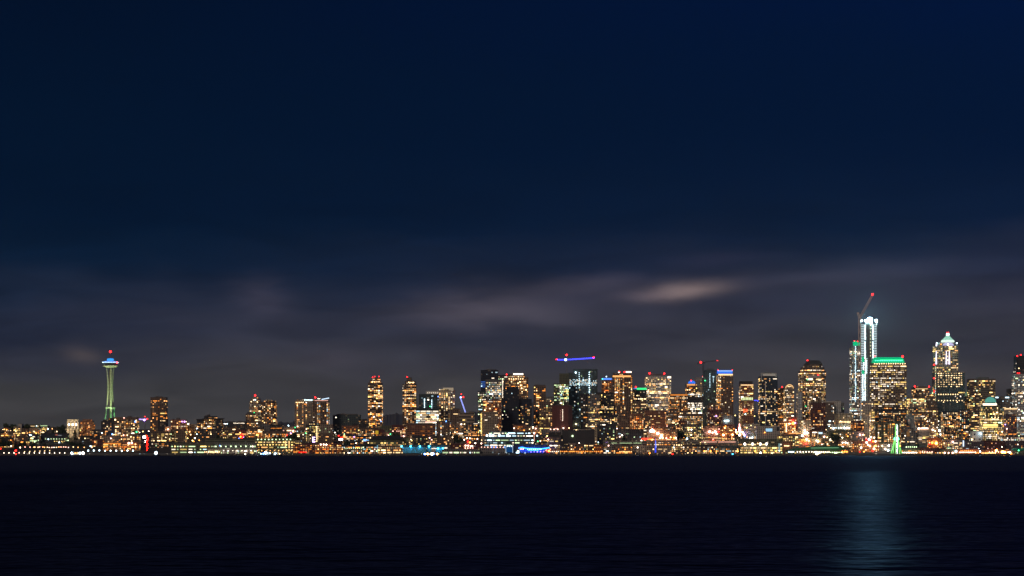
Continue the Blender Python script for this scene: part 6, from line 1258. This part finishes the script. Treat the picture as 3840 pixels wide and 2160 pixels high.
# ------------------------------------------------------------------ boats
hullm = plain('hull_navy', (.03, .035, .05), .4); whm = plain('boat_white', (.6, .6, .58), .5)
def boat(px, Y, ln, label, lamps, sail=False):
    o = empty('boat', Vector(((px - CX) / F * Y, Y, 0)), label, 'boat'); h = ln / 2; mb = MB()
    lo = [(-h * .85, -1.6), (h * .6, -1.6), (h * .9, 0), (h * .6, 1.6), (-h * .85, 1.6)]; hi = [(-h, -2.2), (h * .65, -2.2), (h, 0), (h * .65, 2.2), (-h, 2.2)]
    mb.prism(lo, -.5, 1.5, hullm, hi); mb.build('hull', o)
    mb = MB(); mb.box(-h * .5, h * .3, -1.4, 1.4, 1.52, 3.4, whm); mb.box(-h * .2, h * .2, -1.1, 1.1, 3.42, 4.8, whm); mb.build('cabin', o)
    mb = MB(); mb.bar((0, 0, 4.8), (0, 0, 9 if not sail else 16), .14, METAL, .06); mb.build('mast', o)
    if sail:
        mb = MB(); mb.bar((0, 0, 6), (-h * .8, 0, 6.4), .12, METAL); mb.bar((0, 0, 15.5), (h * .9, 0, 2), .05, whm); mb.bar((0, 0, 15.5), (-h * .9, 0, 2), .05, whm); mb.build('rigging', o)
    for dx, z_, hue, st, r_ in lamps:
        mb = MB(); mb.ball((dx, -2.6, z_), r_, glow('boat_lamp_%s_%d' % (hue, st), HUES[hue], st, True), 8); mb.bar((dx, -2.6, z_), (dx, -1.3, z_), .08, METAL); mb.build('lamp', o, smooth=True)
boat(290, 3500, 34, 'workboat with two glaring white floodlights in front of the pier lamps', [(-8.5, 4.2, 'cool', 22, 1.5), (-3.0, 4.2, 'warm', 4, 1.2), (.6, 4.2, 'warm', 4, 1.0), (5.0, 4.2, 'cool', 18, 1.3), (10.0, 4.3, 'white', 26, 1.8)])
boat(586, 3540, 14, 'small boat with one glaring bluish light off the blue lit pier', [(0, 4.6, 'cool', 20, 1.9)])
boat(1622, 3540, 32, 'ferry tender carrying blue and white lights before the cyan pier', [(-13, 2.6, 'blue', 20, 1.3), (-8, 2.6, 'warm', 24, 1.5), (-1, 2.7, 'white', 20, 1.8), (1.6, 2.6, 'blue', 12, 1.2), (8, 2.6, 'warm', 20, 1.4), (-20 + 8, 2.4, 'cool', 10, 1)])
boat(3063, 3560, 12, 'launch with one golden floodlight below the green roofed pier', [(0, 3.4, 'cream', 22, 2.0)])
boat(1006, 3590, 26, 'moored craft with cold blue white deck lights', [(-4, 5.0, 'cool', 16, 1.9), (-8, 3, 'blue', 16, 1.2), (3, 4, 'cool', 10, 1.0), (-12, 3, 'cool', 10, .9)])
boat(1040, 3592, 18, 'moored sailing boat with pale rigging next to the blue lit craft', [(-3, 4, 'cool', 10, 1.0), (4, 3, 'cream', 9, .9)], True)
for i, (px, hue) in enumerate([(1030, 'cool'), (920, 'white'), (2522, 'red'), (2747, 'cyan'), (60, 'red')]):
    o = empty('buoy', Vector(((px - CX) / F * 3560, 3560, 0)), '%s blinking float %s' % (hue, {1030: 'beside the moored sailing boat', 920: 'off the pale boat shed', 2522: 'off the brown pier hall', 2747: 'off the curved roof pier hall', 60: 'under the first pier lamps'}[px]), 'buoy'); mb = MB(); mb.lathe([(.1, -.5), (1.2, -.3), (1.2, .5), (.3, .8), (.2, 2.0)], hullm, 10); mb.build('float', o); mb = MB(); mb.ball((0, 0, 2.4), .9, glow('buoy_' + hue, HUES[hue], 14, True)); mb.build('lamp', o)

# ------------------------------------------------------------------ rows of tiny lamps low on the quay
ql = [x for x in range(8, 3836, 13)]
for x in ql:
    if rnd.random() < .6: continue
    hue = rnd.choice(['cream', 'white', 'white', 'warm', 'cool']) if x < 2250 else rnd.choice(['cream', 'white', 'warm', 'warm', 'amber'])
    street_lamp(x + rnd.uniform(-4, 4), 1703 + rnd.uniform(-.8, .8), hue, 5, .45 + rnd.random() * .3, '%s quay lamp low on the seawall just above the waterline' % hue, 'quay lamps above the waterline', 3601, 'quay_lamp')

# ------------------------------------------------------------------ steam from a rooftop
m, N, L = new_mat('steam'); o = N.new('ShaderNodeOutputMaterial'); v = N.new('ShaderNodeVolumePrincipled'); L.new(v.outputs[0], o.inputs['Volume'])
v.inputs['Color'].default_value = (1, .93, .86, 1); v.inputs['Density'].default_value = .10
sb = MB(); c0 = at(3418, 1578, 3930)
for dx, dz, r_ in ((0, 0, 8), (-6, 7, 6.5), (5, 4, 6), (12, 6, 5), (3, -8, 5.5), (-1, 11, 4), (6, -14, 3)): sb.ball((c0.x + dx, c0.y, c0.z + dz), r_, m, 10)
tag(sb.build('steam', smooth=True), 'pale puff of steam drifting above the street behind the ferris wheel', 'steam', kind='stuff')
# ------------------------------------------------------------------ air
m, N, L = new_mat('night_air')
o = N.new('ShaderNodeOutputMaterial'); v = N.new('ShaderNodeVolumePrincipled'); L.new(v.outputs[0], o.inputs['Volume'])
v.inputs['Color'].default_value = (.86, .9, 1, 1); v.inputs['Density'].default_value = HAZE; v.inputs['Anisotropy'].default_value = .6
hz = MB(); hz.box(-8800, 8800, -500, 11900, -4, 420, m)
tag(hz.build('haze'), 'thin night haze over the bay and the city', 'haze', kind='stuff')
